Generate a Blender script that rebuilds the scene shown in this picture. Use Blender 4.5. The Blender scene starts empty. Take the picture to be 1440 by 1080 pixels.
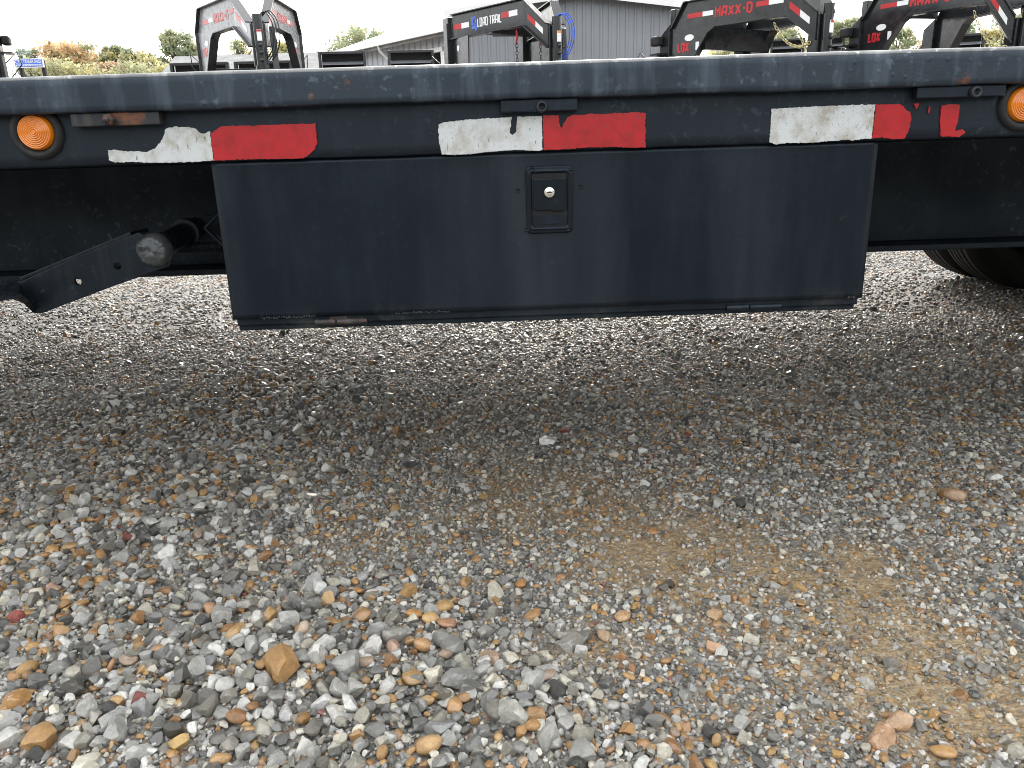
import bpy, bmesh, math, random
import numpy as np
from mathutils import Vector, Matrix
random.seed(7)
RNG = np.random.default_rng(11)
SC = bpy.context.scene
COL = SC.collection

# ------------------------------------------------------------------ camera, sky, sun, exposure
CAM_H, YAW, PITCH, ROLL, FPX = 0.72, 0.8, 17.2, 1.85, 1082.0
cam_data = bpy.data.cameras.new('camera')
cam_data.sensor_width = 36.0
cam_data.lens = 36.0 * FPX / 1440.0
cam_data.clip_start = 0.02
cam_data.clip_end = 3000.0
cam = bpy.data.objects.new('camera', cam_data)
COL.objects.link(cam)
cam.location = (0, 0, CAM_H)
cam.rotation_euler = (Matrix.Rotation(math.radians(-YAW), 3, 'Z') @ Matrix.Rotation(math.radians(90 - PITCH), 3, 'X')
                      @ Matrix.Rotation(math.radians(-ROLL), 3, 'Z')).to_euler()
SC.camera = cam

SUN_EL, SUN_AZ = 29.0, 6.0            # veiled by cloud, straight ahead of the camera
SKY_STRENGTH = 0.15
world = bpy.data.worlds.new('World')
SC.world = world
world.use_nodes = True
wn = world.node_tree
wn.nodes.clear()
w_out = wn.nodes.new('ShaderNodeOutputWorld')
w_bg = wn.nodes.new('ShaderNodeBackground')
w_sky = wn.nodes.new('ShaderNodeTexSky')
w_sky.sky_type = 'NISHITA'
w_sky.sun_disc = False
w_sky.sun_elevation = math.radians(SUN_EL)
w_sky.sun_rotation = math.radians(SUN_AZ)
w_sky.air_density, w_sky.dust_density = 1.0, 3.0
# an even deck of bright cloud over most of the clear sky
w_tc = wn.nodes.new('ShaderNodeTexCoord')
w_noise = wn.nodes.new('ShaderNodeTexNoise')
w_noise.inputs['Scale'].default_value = 2.2
w_noise.inputs['Detail'].default_value = 5
w_ramp = wn.nodes.new('ShaderNodeValToRGB')
w_ramp.color_ramp.elements[0].position = 0.3
w_ramp.color_ramp.elements[0].color = (7.1, 7.15, 7.02, 1)
w_ramp.color_ramp.elements[1].position = 0.7
w_ramp.color_ramp.elements[1].color = (8.65, 8.65, 8.5, 1)
w_mix = wn.nodes.new('ShaderNodeMix')
w_mix.data_type = 'RGBA'
w_mix.inputs[0].default_value = 0.74
w_bg.inputs['Strength'].default_value = SKY_STRENGTH
wn.links.new(w_tc.outputs['Generated'], w_noise.inputs['Vector'])
wn.links.new(w_noise.outputs['Fac'], w_ramp.inputs[0])
wn.links.new(w_sky.outputs[0], w_mix.inputs[6])
wn.links.new(w_ramp.outputs[0], w_mix.inputs[7])
wn.links.new(w_mix.outputs[2], w_bg.inputs['Color'])
wn.links.new(w_bg.outputs[0], w_out.inputs[0])

sun_data = bpy.data.lights.new('sun', 'SUN')
sun_data.energy = 1.5
sun_data.angle = math.radians(20)
sun_data.color = (1.0, 0.95, 0.88)
sun = bpy.data.objects.new('sun', sun_data)
COL.objects.link(sun)
_el, _az = math.radians(SUN_EL), math.radians(SUN_AZ)
_to_sun = Vector((math.sin(_az) * math.cos(_el), math.cos(_az) * math.cos(_el), math.sin(_el)))
sun.rotation_euler = (-_to_sun).to_track_quat('-Z', 'Y').to_euler()

vs = SC.view_settings
vs.view_transform = 'Standard'
vs.look = 'None'
vs.gamma = 1.0
vs.use_curve_mapping = False
vs.exposure = 1.36
SC.cycles.max_bounces = 8
SC.cycles.filter_width = 1.0

# ------------------------------------------------------------------ pixel <-> place helpers (photo pixels, 1440 x 1080)
def _rx(a): c, s = math.cos(a), math.sin(a); return np.array([[1, 0, 0], [0, c, -s], [0, s, c]])
def _rz(a): c, s = math.cos(a), math.sin(a); return np.array([[c, -s, 0], [s, c, 0], [0, 0, 1]])
CR = _rz(math.radians(-YAW)) @ _rx(math.radians(90 - PITCH)) @ _rz(math.radians(-ROLL))
CO = np.array([0, 0, CAM_H])
def ray(u, v): return CR @ np.array([(u - 720) / FPX, -(v - 540) / FPX, -1.0])
def onY(u, v, Y): d = ray(u, v); return CO + d * (Y / d[1])
def onZ(u, v, z=0.0): d = ray(u, v); return CO + d * ((z - CAM_H) / d[2])
def proj(P):
    q = (np.asarray(P, float) - CO) @ CR
    return np.stack([720 + FPX * q[..., 0] / -q[..., 2], 540 - FPX * q[..., 1] / -q[..., 2], -q[..., 2]], -1)

# ------------------------------------------------------------------ materials
def nodes_of(name):
    m = bpy.data.materials.new(name)
    m.use_nodes = True
    nt = m.node_tree
    return m, nt, nt.nodes['Principled BSDF']
def N(nt, t, **kw):
    n = nt.nodes.new(t)
    for k, v in kw.items(): setattr(n, k, v)
    return n
def noise(nt, vec, scale, detail=4, rough=0.55):
    n = N(nt, 'ShaderNodeTexNoise')
    n.inputs['Scale'].default_value = scale
    n.inputs['Detail'].default_value = detail
    n.inputs['Roughness'].default_value = rough
    if vec is not None: nt.links.new(vec, n.inputs['Vector'])
    return n.outputs['Fac']
def ramp(nt, fac, p0, c0, p1, c1):
    r = N(nt, 'ShaderNodeValToRGB')
    def col(c): return (c, c, c, 1) if isinstance(c, (int, float)) else (*c[:3], 1)
    r.color_ramp.elements[0].position, r.color_ramp.elements[0].color = p0, col(c0)
    r.color_ramp.elements[1].position, r.color_ramp.elements[1].color = p1, col(c1)
    nt.links.new(fac, r.inputs[0])
    return r.outputs[0]
def mixc(nt, fac, a, b, blend='MIX'):
    m = N(nt, 'ShaderNodeMix', data_type='RGBA', blend_type=blend)
    for sock, v in ((m.inputs[0], fac), (m.inputs[6], a), (m.inputs[7], b)):
        if isinstance(v, bpy.types.NodeSocket): nt.links.new(v, sock)
        elif isinstance(v, (int, float)): sock.default_value = v if sock == m.inputs[0] else (v, v, v, 1)
        else: sock.default_value = (*v[:3], 1)
    return m.outputs[2]
def mapped(nt, scale=(1, 1, 1), rot=(0, 0, 0), src='Object'):
    tc = N(nt, 'ShaderNodeTexCoord')
    mp = N(nt, 'ShaderNodeMapping')
    mp.inputs['Scale'].default_value = scale
    mp.inputs['Rotation'].default_value = rot
    nt.links.new(tc.outputs[src], mp.inputs['Vector'])
    return mp.outputs[0]
def bump(nt, bsdf, h, strength, dist, prev=None):
    b = N(nt, 'ShaderNodeBump')
    b.inputs['Strength'].default_value = strength
    b.inputs['Distance'].default_value = dist
    nt.links.new(h, b.inputs['Height'])
    if prev is not None: nt.links.new(prev, b.inputs['Normal'])
    nt.links.new(b.outputs[0], bsdf.inputs['Normal'])
    return b.outputs[0]

def worn_paint(name, base, dust, rust_amt=0.0, rough=(0.28, 0.55), streak=0.5, pits=0.0, dust_amt=0.5, spec=0.42, bands=0.0):
    m, nt, b = nodes_of(name)
    v = mapped(nt)
    vst = mapped(nt, (9, 9, 1.1))
    big = noise(nt, v, 5.0, 6)
    cloudy = ramp(nt, big, 0.42, 0.0, 0.75, 1.0)
    st = ramp(nt, noise(nt, vst, 4.0, 5, 0.6), 0.50, 0.0, 0.74, 1.0)
    sp = ramp(nt, noise(nt, v, 75, 3), 0.60, 0.0, 0.68, 1.0)
    c = mixc(nt, ramp(nt, big, 0.35, 0.0, 0.8, dust_amt), base, dust)
    f2 = N(nt, 'ShaderNodeMath', operation='MULTIPLY'); f2.inputs[1].default_value = streak
    nt.links.new(st, f2.inputs[0])
    c = mixc(nt, f2.outputs[0], c, tuple(x * 1.9 for x in dust))
    f3 = N(nt, 'ShaderNodeMath', operation='MULTIPLY'); nt.links.new(sp, f3.inputs[0]); nt.links.new(cloudy, f3.inputs[1])
    if bands:
        f4 = N(nt, 'ShaderNodeMath', operation='MULTIPLY'); f4.inputs[1].default_value = .3; nt.links.new(f3.outputs[0], f4.inputs[0]); f3 = f4
    c = mixc(nt, f3.outputs[0], c, tuple(x * 2.5 for x in dust))
    if bands:
        bd = ramp(nt, noise(nt, mapped(nt, (5, 5, .7)), 1.3, 4, .6), 0.46, 0.0, 0.70, bands)
        c = mixc(nt, bd, c, (0.030, 0.036, 0.043))
        zs = N(nt, 'ShaderNodeSeparateXYZ'); nt.links.new(v, zs.inputs[0])
        low = ramp(nt, zs.outputs[2], 0.458, 1.0, 0.486, 0.0)
        gm_ = N(nt, 'ShaderNodeMath', operation='MULTIPLY'); nt.links.new(low, gm_.inputs[0]); nt.links.new(ramp(nt, noise(nt, v, 9, 8, .7), 0.55, 0.0, 0.72, .55), gm_.inputs[1])
        c = mixc(nt, gm_.outputs[0], c, (0.085, 0.083, 0.075))
        sc_ = ramp(nt, noise(nt, mapped(nt, (1, 1, 1)), 38, 8, .8), 0.63, 0.0, 0.70, .5)
        c = mixc(nt, sc_, c, (0.045, 0.050, 0.055))
    if rust_amt > 0:
        rn = noise(nt, v, 17, 7, 0.68)
        rf = ramp(nt, rn, 0.70 - rust_amt * 0.12, 0.0, 0.76 - rust_amt * 0.1, 0.85)
        c = mixc(nt, rf, c, (0.16, 0.055, 0.02))
    nt.links.new(c, b.inputs['Base Color'])
    r = ramp(nt, noise(nt, v, 11, 6), 0.3, rough[0], 0.75, rough[1])
    nt.links.new(r, b.inputs['Roughness'])
    b.inputs['Specular IOR Level'].default_value = spec
    b.inputs['Specular Tint'].default_value = (.72, .87, 1.0, 1)
    h = noise(nt, v, 220, 2)
    n1 = bump(nt, b, h, 0.10, 0.0015)
    n2 = bump(nt, b, noise(nt, v, 16, 4), 0.22, 0.004, n1)
    if pits > 0:
        vo = N(nt, 'ShaderNodeTexVoronoi'); vo.inputs['Scale'].default_value = 55
        nt.links.new(v, vo.inputs['Vector'])
        pit = ramp(nt, vo.outputs['Distance'], 0.0, 1.0, 0.22, 0.0)
        msk = ramp(nt, noise(nt, v, 9, 2), 0.55, 0.0, 0.62, 1.0)
        pm = N(nt, 'ShaderNodeMath', operation='MULTIPLY'); nt.links.new(pit, pm.inputs[0]); nt.links.new(msk, pm.inputs[1])
        bump(nt, b, pm.outputs[0], pits, 0.003, n2)
    return m

def simple(name, col, rough=0.5, metal=0.0, var=0.25, scale=12, bmp=0.15, spec=None, coat=0.0):
    m, nt, b = nodes_of(name)
    v = mapped(nt)
    f = noise(nt, v, scale, 5)
    lo = tuple(c * (1 - var) for c in col); hi = tuple(min(1, c * (1 + var)) for c in col)
    nt.links.new(ramp(nt, f, 0.3, lo, 0.7, hi), b.inputs['Base Color'])
    nt.links.new(ramp(nt, noise(nt, v, scale * 2.3, 4), 0.3, max(0, rough - 0.08), 0.7, min(1, rough + 0.1)), b.inputs['Roughness'])
    b.inputs['Metallic'].default_value = metal
    if coat: b.inputs['Coat Weight'].default_value = coat; b.inputs['Coat Roughness'].default_value = 0.08
    if bmp: bump(nt, b, noise(nt, v, scale * 6, 3), bmp, 0.002)
    return m

M = {}
M['rail'] = worn_paint('weathered_black_rail_paint', (0.011, 0.015, 0.022), (0.040, 0.049, 0.062), 0.50, (0.30, 0.55), 0.70, 0.22, 0.55)
M['channel'] = worn_paint('dusty_black_channel_paint', (0.006, 0.008, 0.012), (0.014, 0.019, 0.025), 0.12, (0.34, 0.6), 0.25, 0.2, 0.5, 0.30)
M['box'] = worn_paint('semi_gloss_black_toolbox_paint', (0.0035, 0.0055, 0.0095), (0.008, 0.012, 0.018), 0.0, (0.24, 0.40), 0.25, 0.0, 0.6, 0.26, 0.5)
M['lip'] = worn_paint('steel_edge_sky_highlight', (0.16, 0.16, 0.165), (0.42, 0.42, 0.41), 0.3, (0.22, 0.4), 0.3, 0.0, 0.6)  # pale tone painting the sky's highlight on the rail's top corner
M['beam'] = worn_paint('dull_black_beam_paint', (0.0025, 0.004, 0.007), (0.024, 0.027, 0.031), 0.06, (0.38, 0.65), 0.15, 0.0, 0.5, 0.24)
M['arm'] = worn_paint('chipped_black_arm_paint', (0.004, 0.006, 0.009), (0.030, 0.033, 0.038), 0.15, (0.22, 0.5), 0.2, 0.3, 0.35, 0.26)
M['rusty'] = worn_paint('rust_flecked_black_steel', (0.010, 0.012, 0.015), (0.050, 0.047, 0.043), .75, (0.45, 0.7), 0.5, 0.5, 0.7)
M['rustbolt'] = worn_paint('rust_brown_streaked_steel', (0.020, 0.019, 0.019), (0.075, 0.060, 0.048), 1.7, (0.5, 0.7), 0.6, 0.3, 0.8)
M['weld'] = simple('weld_bead', (0.055, 0.058, 0.062), 0.32, 0.3, 0.5, 40, 0.6)
M['latch'] = worn_paint('black_latch_enamel', (0.0035, 0.005, 0.008), (0.012, 0.016, 0.021), 0.0, (0.24, 0.42), 0.3, 0.0, 0.5, 0.26)
M['chrome'] = simple('polished_lock_metal', (0.78, 0.74, 0.66), 0.22, 1.0, 0.1, 60, 0.05)
M['rubber'] = simple('black_rubber', (0.008, 0.008, 0.009), 0.7, 0.0, 0.4, 30, 0.3)
M['dark'] = simple('dark_hole', (0.004, 0.004, 0.005), 0.8, 0, 0.1, 10, 0)
M['wood'] = simple('weathered_deck_wood', (0.16, 0.12, 0.085), 0.75, 0, 0.4, 9, 0.4)
M['gloss'] = simple('glossy_black_trailer_paint', (0.014, 0.015, 0.017), 0.2, 0, 0.2, 6, 0.04)
M['skysheen'] = simple('rain_spotted_black_paint_sky_sheen', (0.24, 0.245, 0.26), 0.25, 0, 0.4, 18, 0.05)  # black paint coloured pale to stand in for grazing sky reflection
M['rimsteel'] = simple('dark_rim_steel', (0.03, 0.03, 0.032), 0.45, 0, 0.15, 8, 0.1)
M['redprint'] = simple('red_vinyl', (0.45, 0.012, 0.018), 0.4, 0, 0.1, 30, 0)
M['whiteprint'] = simple('white_vinyl', (0.75, 0.76, 0.76), 0.4, 0, 0.06, 30, 0)
M['blueprint'] = simple('blue_vinyl', (0.05, 0.14, 0.62), 0.4, 0, 0.1, 30, 0)
M['orangeprint'] = simple('orange_vinyl', (0.75, 0.22, 0.03), 0.4, 0, 0.1, 30, 0)
M['zinc'] = simple('yellow_zinc_chain', (0.62, 0.55, 0.30), 0.35, 0.75, 0.25, 60, 0.1)
M['blackchain'] = simple('black_chain', (0.03, 0.032, 0.035), 0.35, 0.4, 0.3, 60, 0.1)
M['greytop'] = simple('sheen_grey_steel', (0.15, 0.16, 0.175), 0.4, 0.3, 0.2, 14, 0.2)  # grey stands in for light caught on ramp slats and neck boxes
M['blackcable'] = simple('black_cable_sheath', (0.012, 0.012, 0.013), 0.4)
M['bluecable'] = simple('blue_cable_sheath', (0.03, 0.10, 0.55), 0.4)
M['redhook'] = simple('red_hook_paint', (0.6, 0.02, 0.03), 0.35)
M['lightwall'] = simple('pale_grey_ribbed_cladding', (0.50, 0.51, 0.54), 0.5, 0.0, 0.08, 0.8, 0)
M['darkwall'] = simple('slate_grey_ribbed_cladding', (0.205, 0.215, 0.235), 0.5, 0.0, 0.08, 0.8, 0)
M['whiteroof'] = simple('white_metal_roofing', (0.74, 0.75, 0.75), 0.42, 0.0, 0.05, 0.6, 0)
M['trim'] = simple('white_trim_metal', (0.7, 0.7, 0.69), 0.45, 0, 0.05, 2, 0)
M['shingle'] = simple('grey_asphalt_shingles', (0.26, 0.26, 0.255), 0.85, 0, 0.22, 3.0, 0.3)
M['brick'] = simple('tan_house_siding', (0.40, 0.36, 0.30), 0.7, 0, 0.15, 3, 0.1)
M['interior'] = simple('grey_shop_interior_boards', (0.20, 0.19, 0.18), 0.8, 0, 0.5, 1.6, 0.1)  # mottled grey boards, used for the bay walls and the fascia
M['bark'] = simple('grey_brown_bark', (0.10, 0.08, 0.06), 0.85, 0, 0.4, 5, 0.5)
M['unseen_hill'] = simple('unseen_hillside', (0.05, 0.06, 0.03), 0.9, 0, 0.6, 0.5, 0)  # for the added slope behind the camera
M['palered'] = simple('sheen_paled_red_vinyl', (0.55, 0.13, 0.13), 0.35, 0, 0.1, 30, 0)  # red print coloured paler for the sky reflection over it
M['glass'] = simple('dark_window_glass', (0.03, 0.035, 0.04), 0.08, 0, 0.1, 2, 0)

def reflective(name, col, stain):
    m, nt, b = nodes_of(name)
    v = mapped(nt)
    vx = mapped(nt, (1, 1, 1), (0, 0, 0))
    # the honeycomb seal of prismatic tape
    sep = N(nt, 'ShaderNodeSeparateXYZ'); nt.links.new(vx, sep.inputs[0])
    def wave(kx, kz):
        a = N(nt, 'ShaderNodeMath', operation='MULTIPLY'); a.inputs[1].default_value = kx; nt.links.new(sep.outputs[0], a.inputs[0])
        c = N(nt, 'ShaderNodeMath', operation='MULTIPLY_ADD'); c.inputs[1].default_value = kz
        nt.links.new(sep.outputs[2], c.inputs[0]); nt.links.new(a.outputs[0], c.inputs[2])
        s = N(nt, 'ShaderNodeMath', operation='SINE'); nt.links.new(c.outputs[0], s.inputs[0])
        ab = N(nt, 'ShaderNodeMath', operation='ABSOLUTE'); nt.links.new(s.outputs[0], ab.inputs[0])
        return ab.outputs[0]
    mn = N(nt, 'ShaderNodeMath', operation='MINIMUM')
    nt.links.new(wave(880, 760), mn.inputs[0]); nt.links.new(wave(880, -760), mn.inputs[1])
    line = ramp(nt, mn.outputs[0], 0.10, 1.0, 0.30, 0.0)
    c = mixc(nt, ramp(nt, noise(nt, v, 30, 7, .7), 0.46, 0.0, 0.66, 0.85), col, stain)
    f = N(nt, 'ShaderNodeMath', operation='MULTIPLY'); f.inputs[1].default_value = 0.75; nt.links.new(line, f.inputs[0])
    c = mixc(nt, f.outputs[0], c, tuple(x * 0.55 for x in col))
    scr = ramp(nt, noise(nt, mapped(nt, (30, 30, 12)), 7, 6, 0.75), 0.59, 0.0, 0.63, 0.8)
    c = mixc(nt, scr, c, (0.05, 0.05, 0.05))
    nt.links.new(c, b.inputs['Base Color'])
    b.inputs['Roughness'].default_value = 0.33
    bump(nt, b, noise(nt, v, 40, 4), 0.25, 0.002)
    return m
M['whitetape'] = reflective('worn_white_reflective_tape', (0.57, 0.59, 0.60), (0.30, 0.27, 0.19))
M['redtape'] = reflective('worn_red_reflective_tape', (0.42, 0.006, 0.012), (0.24, 0.003, 0.006))

def amber():
    m, nt, b = nodes_of('amber_lens')
    b.inputs['Base Color'].default_value = (0.70, 0.19, 0.006, 1)
    b.inputs['Roughness'].default_value = 0.18
    b.inputs['Subsurface Weight'].default_value = 0.0
    b.inputs['Coat Weight'].default_value = 0.6
    v = mapped(nt)
    bump(nt, b, noise(nt, v, 120, 2), 0.1, 0.001)
    return m
M['amber'] = amber()

def stone_mat():
    m, nt, b = nodes_of('gravel_stone')
    at = N(nt, 'ShaderNodeAttribute', attribute_type='INSTANCER', attribute_name='tint')
    v = mapped(nt)
    oi = N(nt, 'ShaderNodeObjectInfo')
    add = N(nt, 'ShaderNodeVectorMath', operation='ADD')
    mul = N(nt, 'ShaderNodeMath', operation='MULTIPLY'); mul.inputs[1].default_value = 40
    nt.links.new(oi.outputs['Random'], mul.inputs[0])
    nt.links.new(v, add.inputs[0]); nt.links.new(mul.outputs[0], add.inputs[1])
    p = add.outputs[0]
    c = mixc(nt, 1.0, at.outputs['Color'], ramp(nt, noise(nt, p, 3.0, 6, 0.7), 0.3, 0.68, 0.7, 1.28), 'MULTIPLY')
    c = mixc(nt, ramp(nt, noise(nt, p, 9, 4, 0.7), 0.60, 0.0, 0.74, 0.45), c, (0.42, 0.40, 0.37))     # dusty specks
    c = mixc(nt, ramp(nt, noise(nt, p, 7, 5, 0.7), 0.62, 0.0, 0.72, 0.55), c, (0.07, 0.068, 0.065))    # dark mineral specks
    nt.links.new(c, b.inputs['Base Color'])
    nt.links.new(ramp(nt, noise(nt, p, 2.0, 4), 0.3, 0.24, 0.7, 0.50), b.inputs['Roughness'])
    nt.links.new(ramp(nt, oi.outputs['Random'], 0.1, 0.15, 0.8, 1.0), b.inputs['Coat Weight'])      # some stones are wetter than others
    b.inputs['Coat Roughness'].default_value = 0.10
    b.inputs['Coat IOR'].default_value = 1.55
    bump(nt, b, noise(nt, p, 7, 6, 0.7), 0.38, 0.12)
    return m
M['stone'] = stone_mat()

def ground_mat():
    m, nt, b = nodes_of('gravel_ground')
    v = mapped(nt)
    dirt = N(nt, 'ShaderNodeAttribute', attribute_name='dirt').outputs['Fac']
    vo = N(nt, 'ShaderNodeTexVoronoi'); vo.inputs['Scale'].default_value = 75
    nt.links.new(v, vo.inputs['Vector'])
    vo2 = N(nt, 'ShaderNodeTexVoronoi'); vo2.inputs['Scale'].default_value = 190
    nt.links.new(v, vo2.inputs['Vector'])
    sep = N(nt, 'ShaderNodeSeparateColor'); nt.links.new(vo.outputs['Color'], sep.inputs[0])
    sep2 = N(nt, 'ShaderNodeSeparateColor'); nt.links.new(vo2.outputs['Color'], sep2.inputs[0])
    peb = ramp(nt, sep.outputs[0], 0.0, (0.06, 0.06, 0.06), 1.0, (0.30, 0.295, 0.28))
    peb = mixc(nt, ramp(nt, sep.outputs[1], 0.84, 0.0, 0.86, 0.8), peb, (0.30, 0.16, 0.07))
    grit = ramp(nt, sep2.outputs[0], 0.0, (0.05, 0.047, 0.043), 1.0, (0.24, 0.22, 0.19))
    base = mixc(nt, 0.5, peb, grit)
    tan_ = ramp(nt, noise(nt, v, 90, 5, 0.7), 0.3, (0.17, 0.118, 0.064), 0.7, (0.42, 0.32, 0.195))
    dn = N(nt, 'ShaderNodeMath', operation='MULTIPLY_ADD'); dn.inputs[1].default_value = 0.5
    nt.links.new(noise(nt, v, 18, 6, 0.65), dn.inputs[0]); nt.links.new(dirt, dn.inputs[2])
    c = mixc(nt, ramp(nt, dn.outputs[0], 0.34, 0.0, 0.72, 0.92), base, tan_)
    nt.links.new(c, b.inputs['Base Color'])
    b.inputs['Roughness'].default_value = 0.5
    n1 = bump(nt, b, vo.outputs['Distance'], 0.7, -0.006)
    n2 = bump(nt, b, vo2.outputs['Distance'], 0.6, -0.003, n1)
    bump(nt, b, noise(nt, v, 240, 3), 0.5, 0.002, n2)
    return m
M['ground'] = ground_mat()

def leaf_mat():
    m, nt, b = nodes_of('tree_leaf')
    at = N(nt, 'ShaderNodeAttribute', attribute_name='leaf_colour')
    nt.links.new(at.outputs['Color'], b.inputs['Base Color'])
    b.inputs['Roughness'].default_value = 0.6
    tr = N(nt, 'ShaderNodeBsdfTranslucent')
    nt.links.new(at.outputs['Color'], tr.inputs['Color'])
    mx = N(nt, 'ShaderNodeMixShader'); mx.inputs[0].default_value = 0.45
    nt.links.new(b.outputs[0], mx.inputs[1]); nt.links.new(tr.outputs[0], mx.inputs[2])
    nt.links.new(mx.outputs[0], nt.nodes['Material Output'].inputs[0])
    return m
M['leaf'] = leaf_mat()

# ------------------------------------------------------------------ mesh helpers
class MB:
    def __init__(s): s.v, s.f, s.sm = [], [], []
    def add(s, vs, fs, smooth=False):
        o = len(s.v); s.v += [tuple(map(float, p)) for p in vs]
        s.f += [tuple(i + o for i in f) for f in fs]; s.sm += [smooth] * len(fs); return s
    def box(s, x0, x1, y0, y1, z0, z1):
        return s.add([(x0, y0, z0), (x1, y0, z0), (x1, y1, z0), (x0, y1, z0), (x0, y0, z1), (x1, y0, z1), (x1, y1, z1), (x0, y1, z1)],
                     [(3, 2, 1, 0), (4, 5, 6, 7), (0, 1, 5, 4), (1, 2, 6, 5), (2, 3, 7, 6), (3, 0, 4, 7)])
    def hexa(s, front, back):            # two matching loops of points, skinned and capped
        n = len(front)
        fs = [tuple(range(n))[::-1], tuple(range(n, 2 * n))]
        for i in range(n):
            j = (i + 1) % n
            fs.append((i, j, n + j, n + i))
        return s.add(list(front) + list(back), fs)
    def bar(s, a, b, w, t, up=(0, 0, 1)):
        a, b, up = Vector(a), Vector(b), Vector(up)
        d = (b - a).normalized(); side = d.cross(up).normalized(); n = side.cross(d)
        q = [side * (w / 2) + n * (t / 2), -side * (w / 2) + n * (t / 2), -side * (w / 2) - n * (t / 2), side * (w / 2) - n * (t / 2)]
        return s.hexa([a + k for k in q], [b + k for k in q])
    def tube(s, path, r, seg=10, closed=False, cap=True):
        P = [Vector(p) for p in path]; n = len(P)
        rs = r if isinstance(r, (list, tuple)) else [r] * n
        prev = None; vs = []
        for i in range(n):
            if closed: d = (P[(i + 1) % n] - P[i - 1]).normalized()
            else: d = (P[min(i + 1, n - 1)] - P[max(i - 1, 0)]).normalized()
            if prev is None:
                u = d.cross(Vector((0, 0, 1)))
                if u.length < 1e-3: u = d.cross(Vector((1, 0, 0)))
            else: u = prev - d * prev.dot(d)
            u.normalize(); prev = u; w = d.cross(u)
            for k in range(seg):
                a = 2 * math.pi * k / seg
                vs.append(P[i] + (u * math.cos(a) + w * math.sin(a)) * rs[i])
        fs = []
        for i in range(n if closed else n - 1):
            for k in range(seg):
                j, k2 = (i + 1) % n, (k + 1) % seg
                fs.append((i * seg + k, i * seg + k2, j * seg + k2, j * seg + k))
        s.add(vs, fs, True)
        if cap and not closed:
            s.add(vs[:seg], [tuple(range(seg))[::-1]]); s.add(vs[-seg:], [tuple(range(seg))])
        return s
    def lathe(s, prof, origin, axis, seg=48, smooth=True):   # prof: (radius, along axis)
        ax = Vector(axis).normalized(); u = ax.cross(Vector((0, 0, 1)))
        if u.length < 1e-3: u = ax.cross(Vector((1, 0, 0)))
        u.normalize(); w = ax.cross(u); o = Vector(origin)
        vs, fs = [], []
        for r, h in prof:
            for k in range(seg):
                a = 2 * math.pi * k / seg
                vs.append(o + ax * h + (u * math.cos(a) + w * math.sin(a)) * r)
        for i in range(len(prof) - 1):
            for k in range(seg):
                k2 = (k + 1) % seg
                fs.append((i * seg + k, (i + 1) * seg + k, (i + 1) * seg + k2, i * seg + k2))
        return s.add(vs, fs, smooth)
    def build(s, name, mat, parent=None, origin=(0, 0, 0), bevel=0.0, seg=2, fixn=True, remesh=None):
        me = bpy.data.meshes.new(name)
        o = np.array(origin, float)
        me.from_pydata([tuple(np.array(p) - o) for p in s.v], [], s.f)
        me.polygons.foreach_set('use_smooth', s.sm)
        if fixn:
            bm = bmesh.new(); bm.from_mesh(me)
            bmesh.ops.recalc_face_normals(bm, faces=bm.faces); bm.to_mesh(me); bm.free()
        me.materials.append(M[mat])
        ob = bpy.data.objects.new(name, me); COL.objects.link(ob)
        if parent is not None: ob.parent = parent
        if bevel:
            bv = ob.modifiers.new('bevel', 'BEVEL'); bv.width = bevel; bv.segments = seg; bv.limit_method = 'ANGLE'
            bv.harden_normals = False
        return ob
def tag(o, label=None, cat=None, group=None, kind=None):
    if label: o['label'] = label
    if cat: o['category'] = cat
    if group: o['group'] = group
    if kind: o['kind'] = kind
    return o
def empty(name, loc, rz=0.0):
    o = bpy.data.objects.new(name, None); COL.objects.link(o)
    o.location = loc; o.rotation_euler = (0, 0, rz); return o

# smooth value noise on numpy arrays
_tab = RNG.random((256, 256))
def vnoise(x, y):
    xi, yi = np.floor(x).astype(int), np.floor(y).astype(int)
    fx, fy = x - xi, y - yi
    fx, fy = fx * fx * (3 - 2 * fx), fy * fy * (3 - 2 * fy)
    g = lambda a, b: _tab[a & 255, b & 255]
    return ((g(xi, yi) * (1 - fx) + g(xi + 1, yi) * fx) * (1 - fy) + (g(xi, yi + 1) * (1 - fx) + g(xi + 1, yi + 1) * fx) * fy) - 0.5
def fbm(x, y, f, o=3):
    s, a = 0, 1.0
    for k in range(o): s = s + a * vnoise(x * f + 17.3 * k, y * f + 5.1 * k); f *= 2.1; a *= 0.5
    return s

# ------------------------------------------------------------------ ground: where gravel lies loose, and where dirt shows
def gblob(x, y, u, v, ru, rv):
    """soft spot centred on the ground where the photograph shows it; radii in metres"""
    c = onZ(u, v)
    return np.exp(-(((x - c[0]) / ru) ** 2 + ((y - c[1]) / rv) ** 2))
def dirt_map(x, y):
    d = (1.25 * gblob(x, y, 1110, 805, .25, .10) + .95 * gblob(x, y, 940, 765, .2, .10) + .7 * gblob(x, y, 720, 672, .18, .16)
         + .5 * gblob(x, y, 850, 700, .2, .14) + .45 * gblob(x, y, 520, 745, .14, .10) + .95 * gblob(x, y, 1340, 985, .2, .13)
         + .45 * gblob(x, y, 820, 905, .09, .07) + .35 * gblob(x, y, 640, 590, .2, .2) + .45 * gblob(x, y, 1240, 900, .16, .10))
    return np.clip(d * (0.72 + 1.5 * fbm(x, y, 11, 4)), 0, 1.1)
def loose_map(x, y):
    l = (1.2 * gblob(x, y, 250, 960, .34, .26) + .9 * gblob(x, y, 640, 1040, .20, .17) + .8 * gblob(x, y, 60, 760, .30, .28)
         + .35 * gblob(x, y, 900, 1079, .16, .08) + .5 * gblob(x, y, 340, 560, .45, .4) + .5 * gblob(x, y, 250, 700, .35, .25))
    return np.clip(l * (0.9 + 0.6 * fbm(x, y, 6, 2)), 0, 1)
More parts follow.
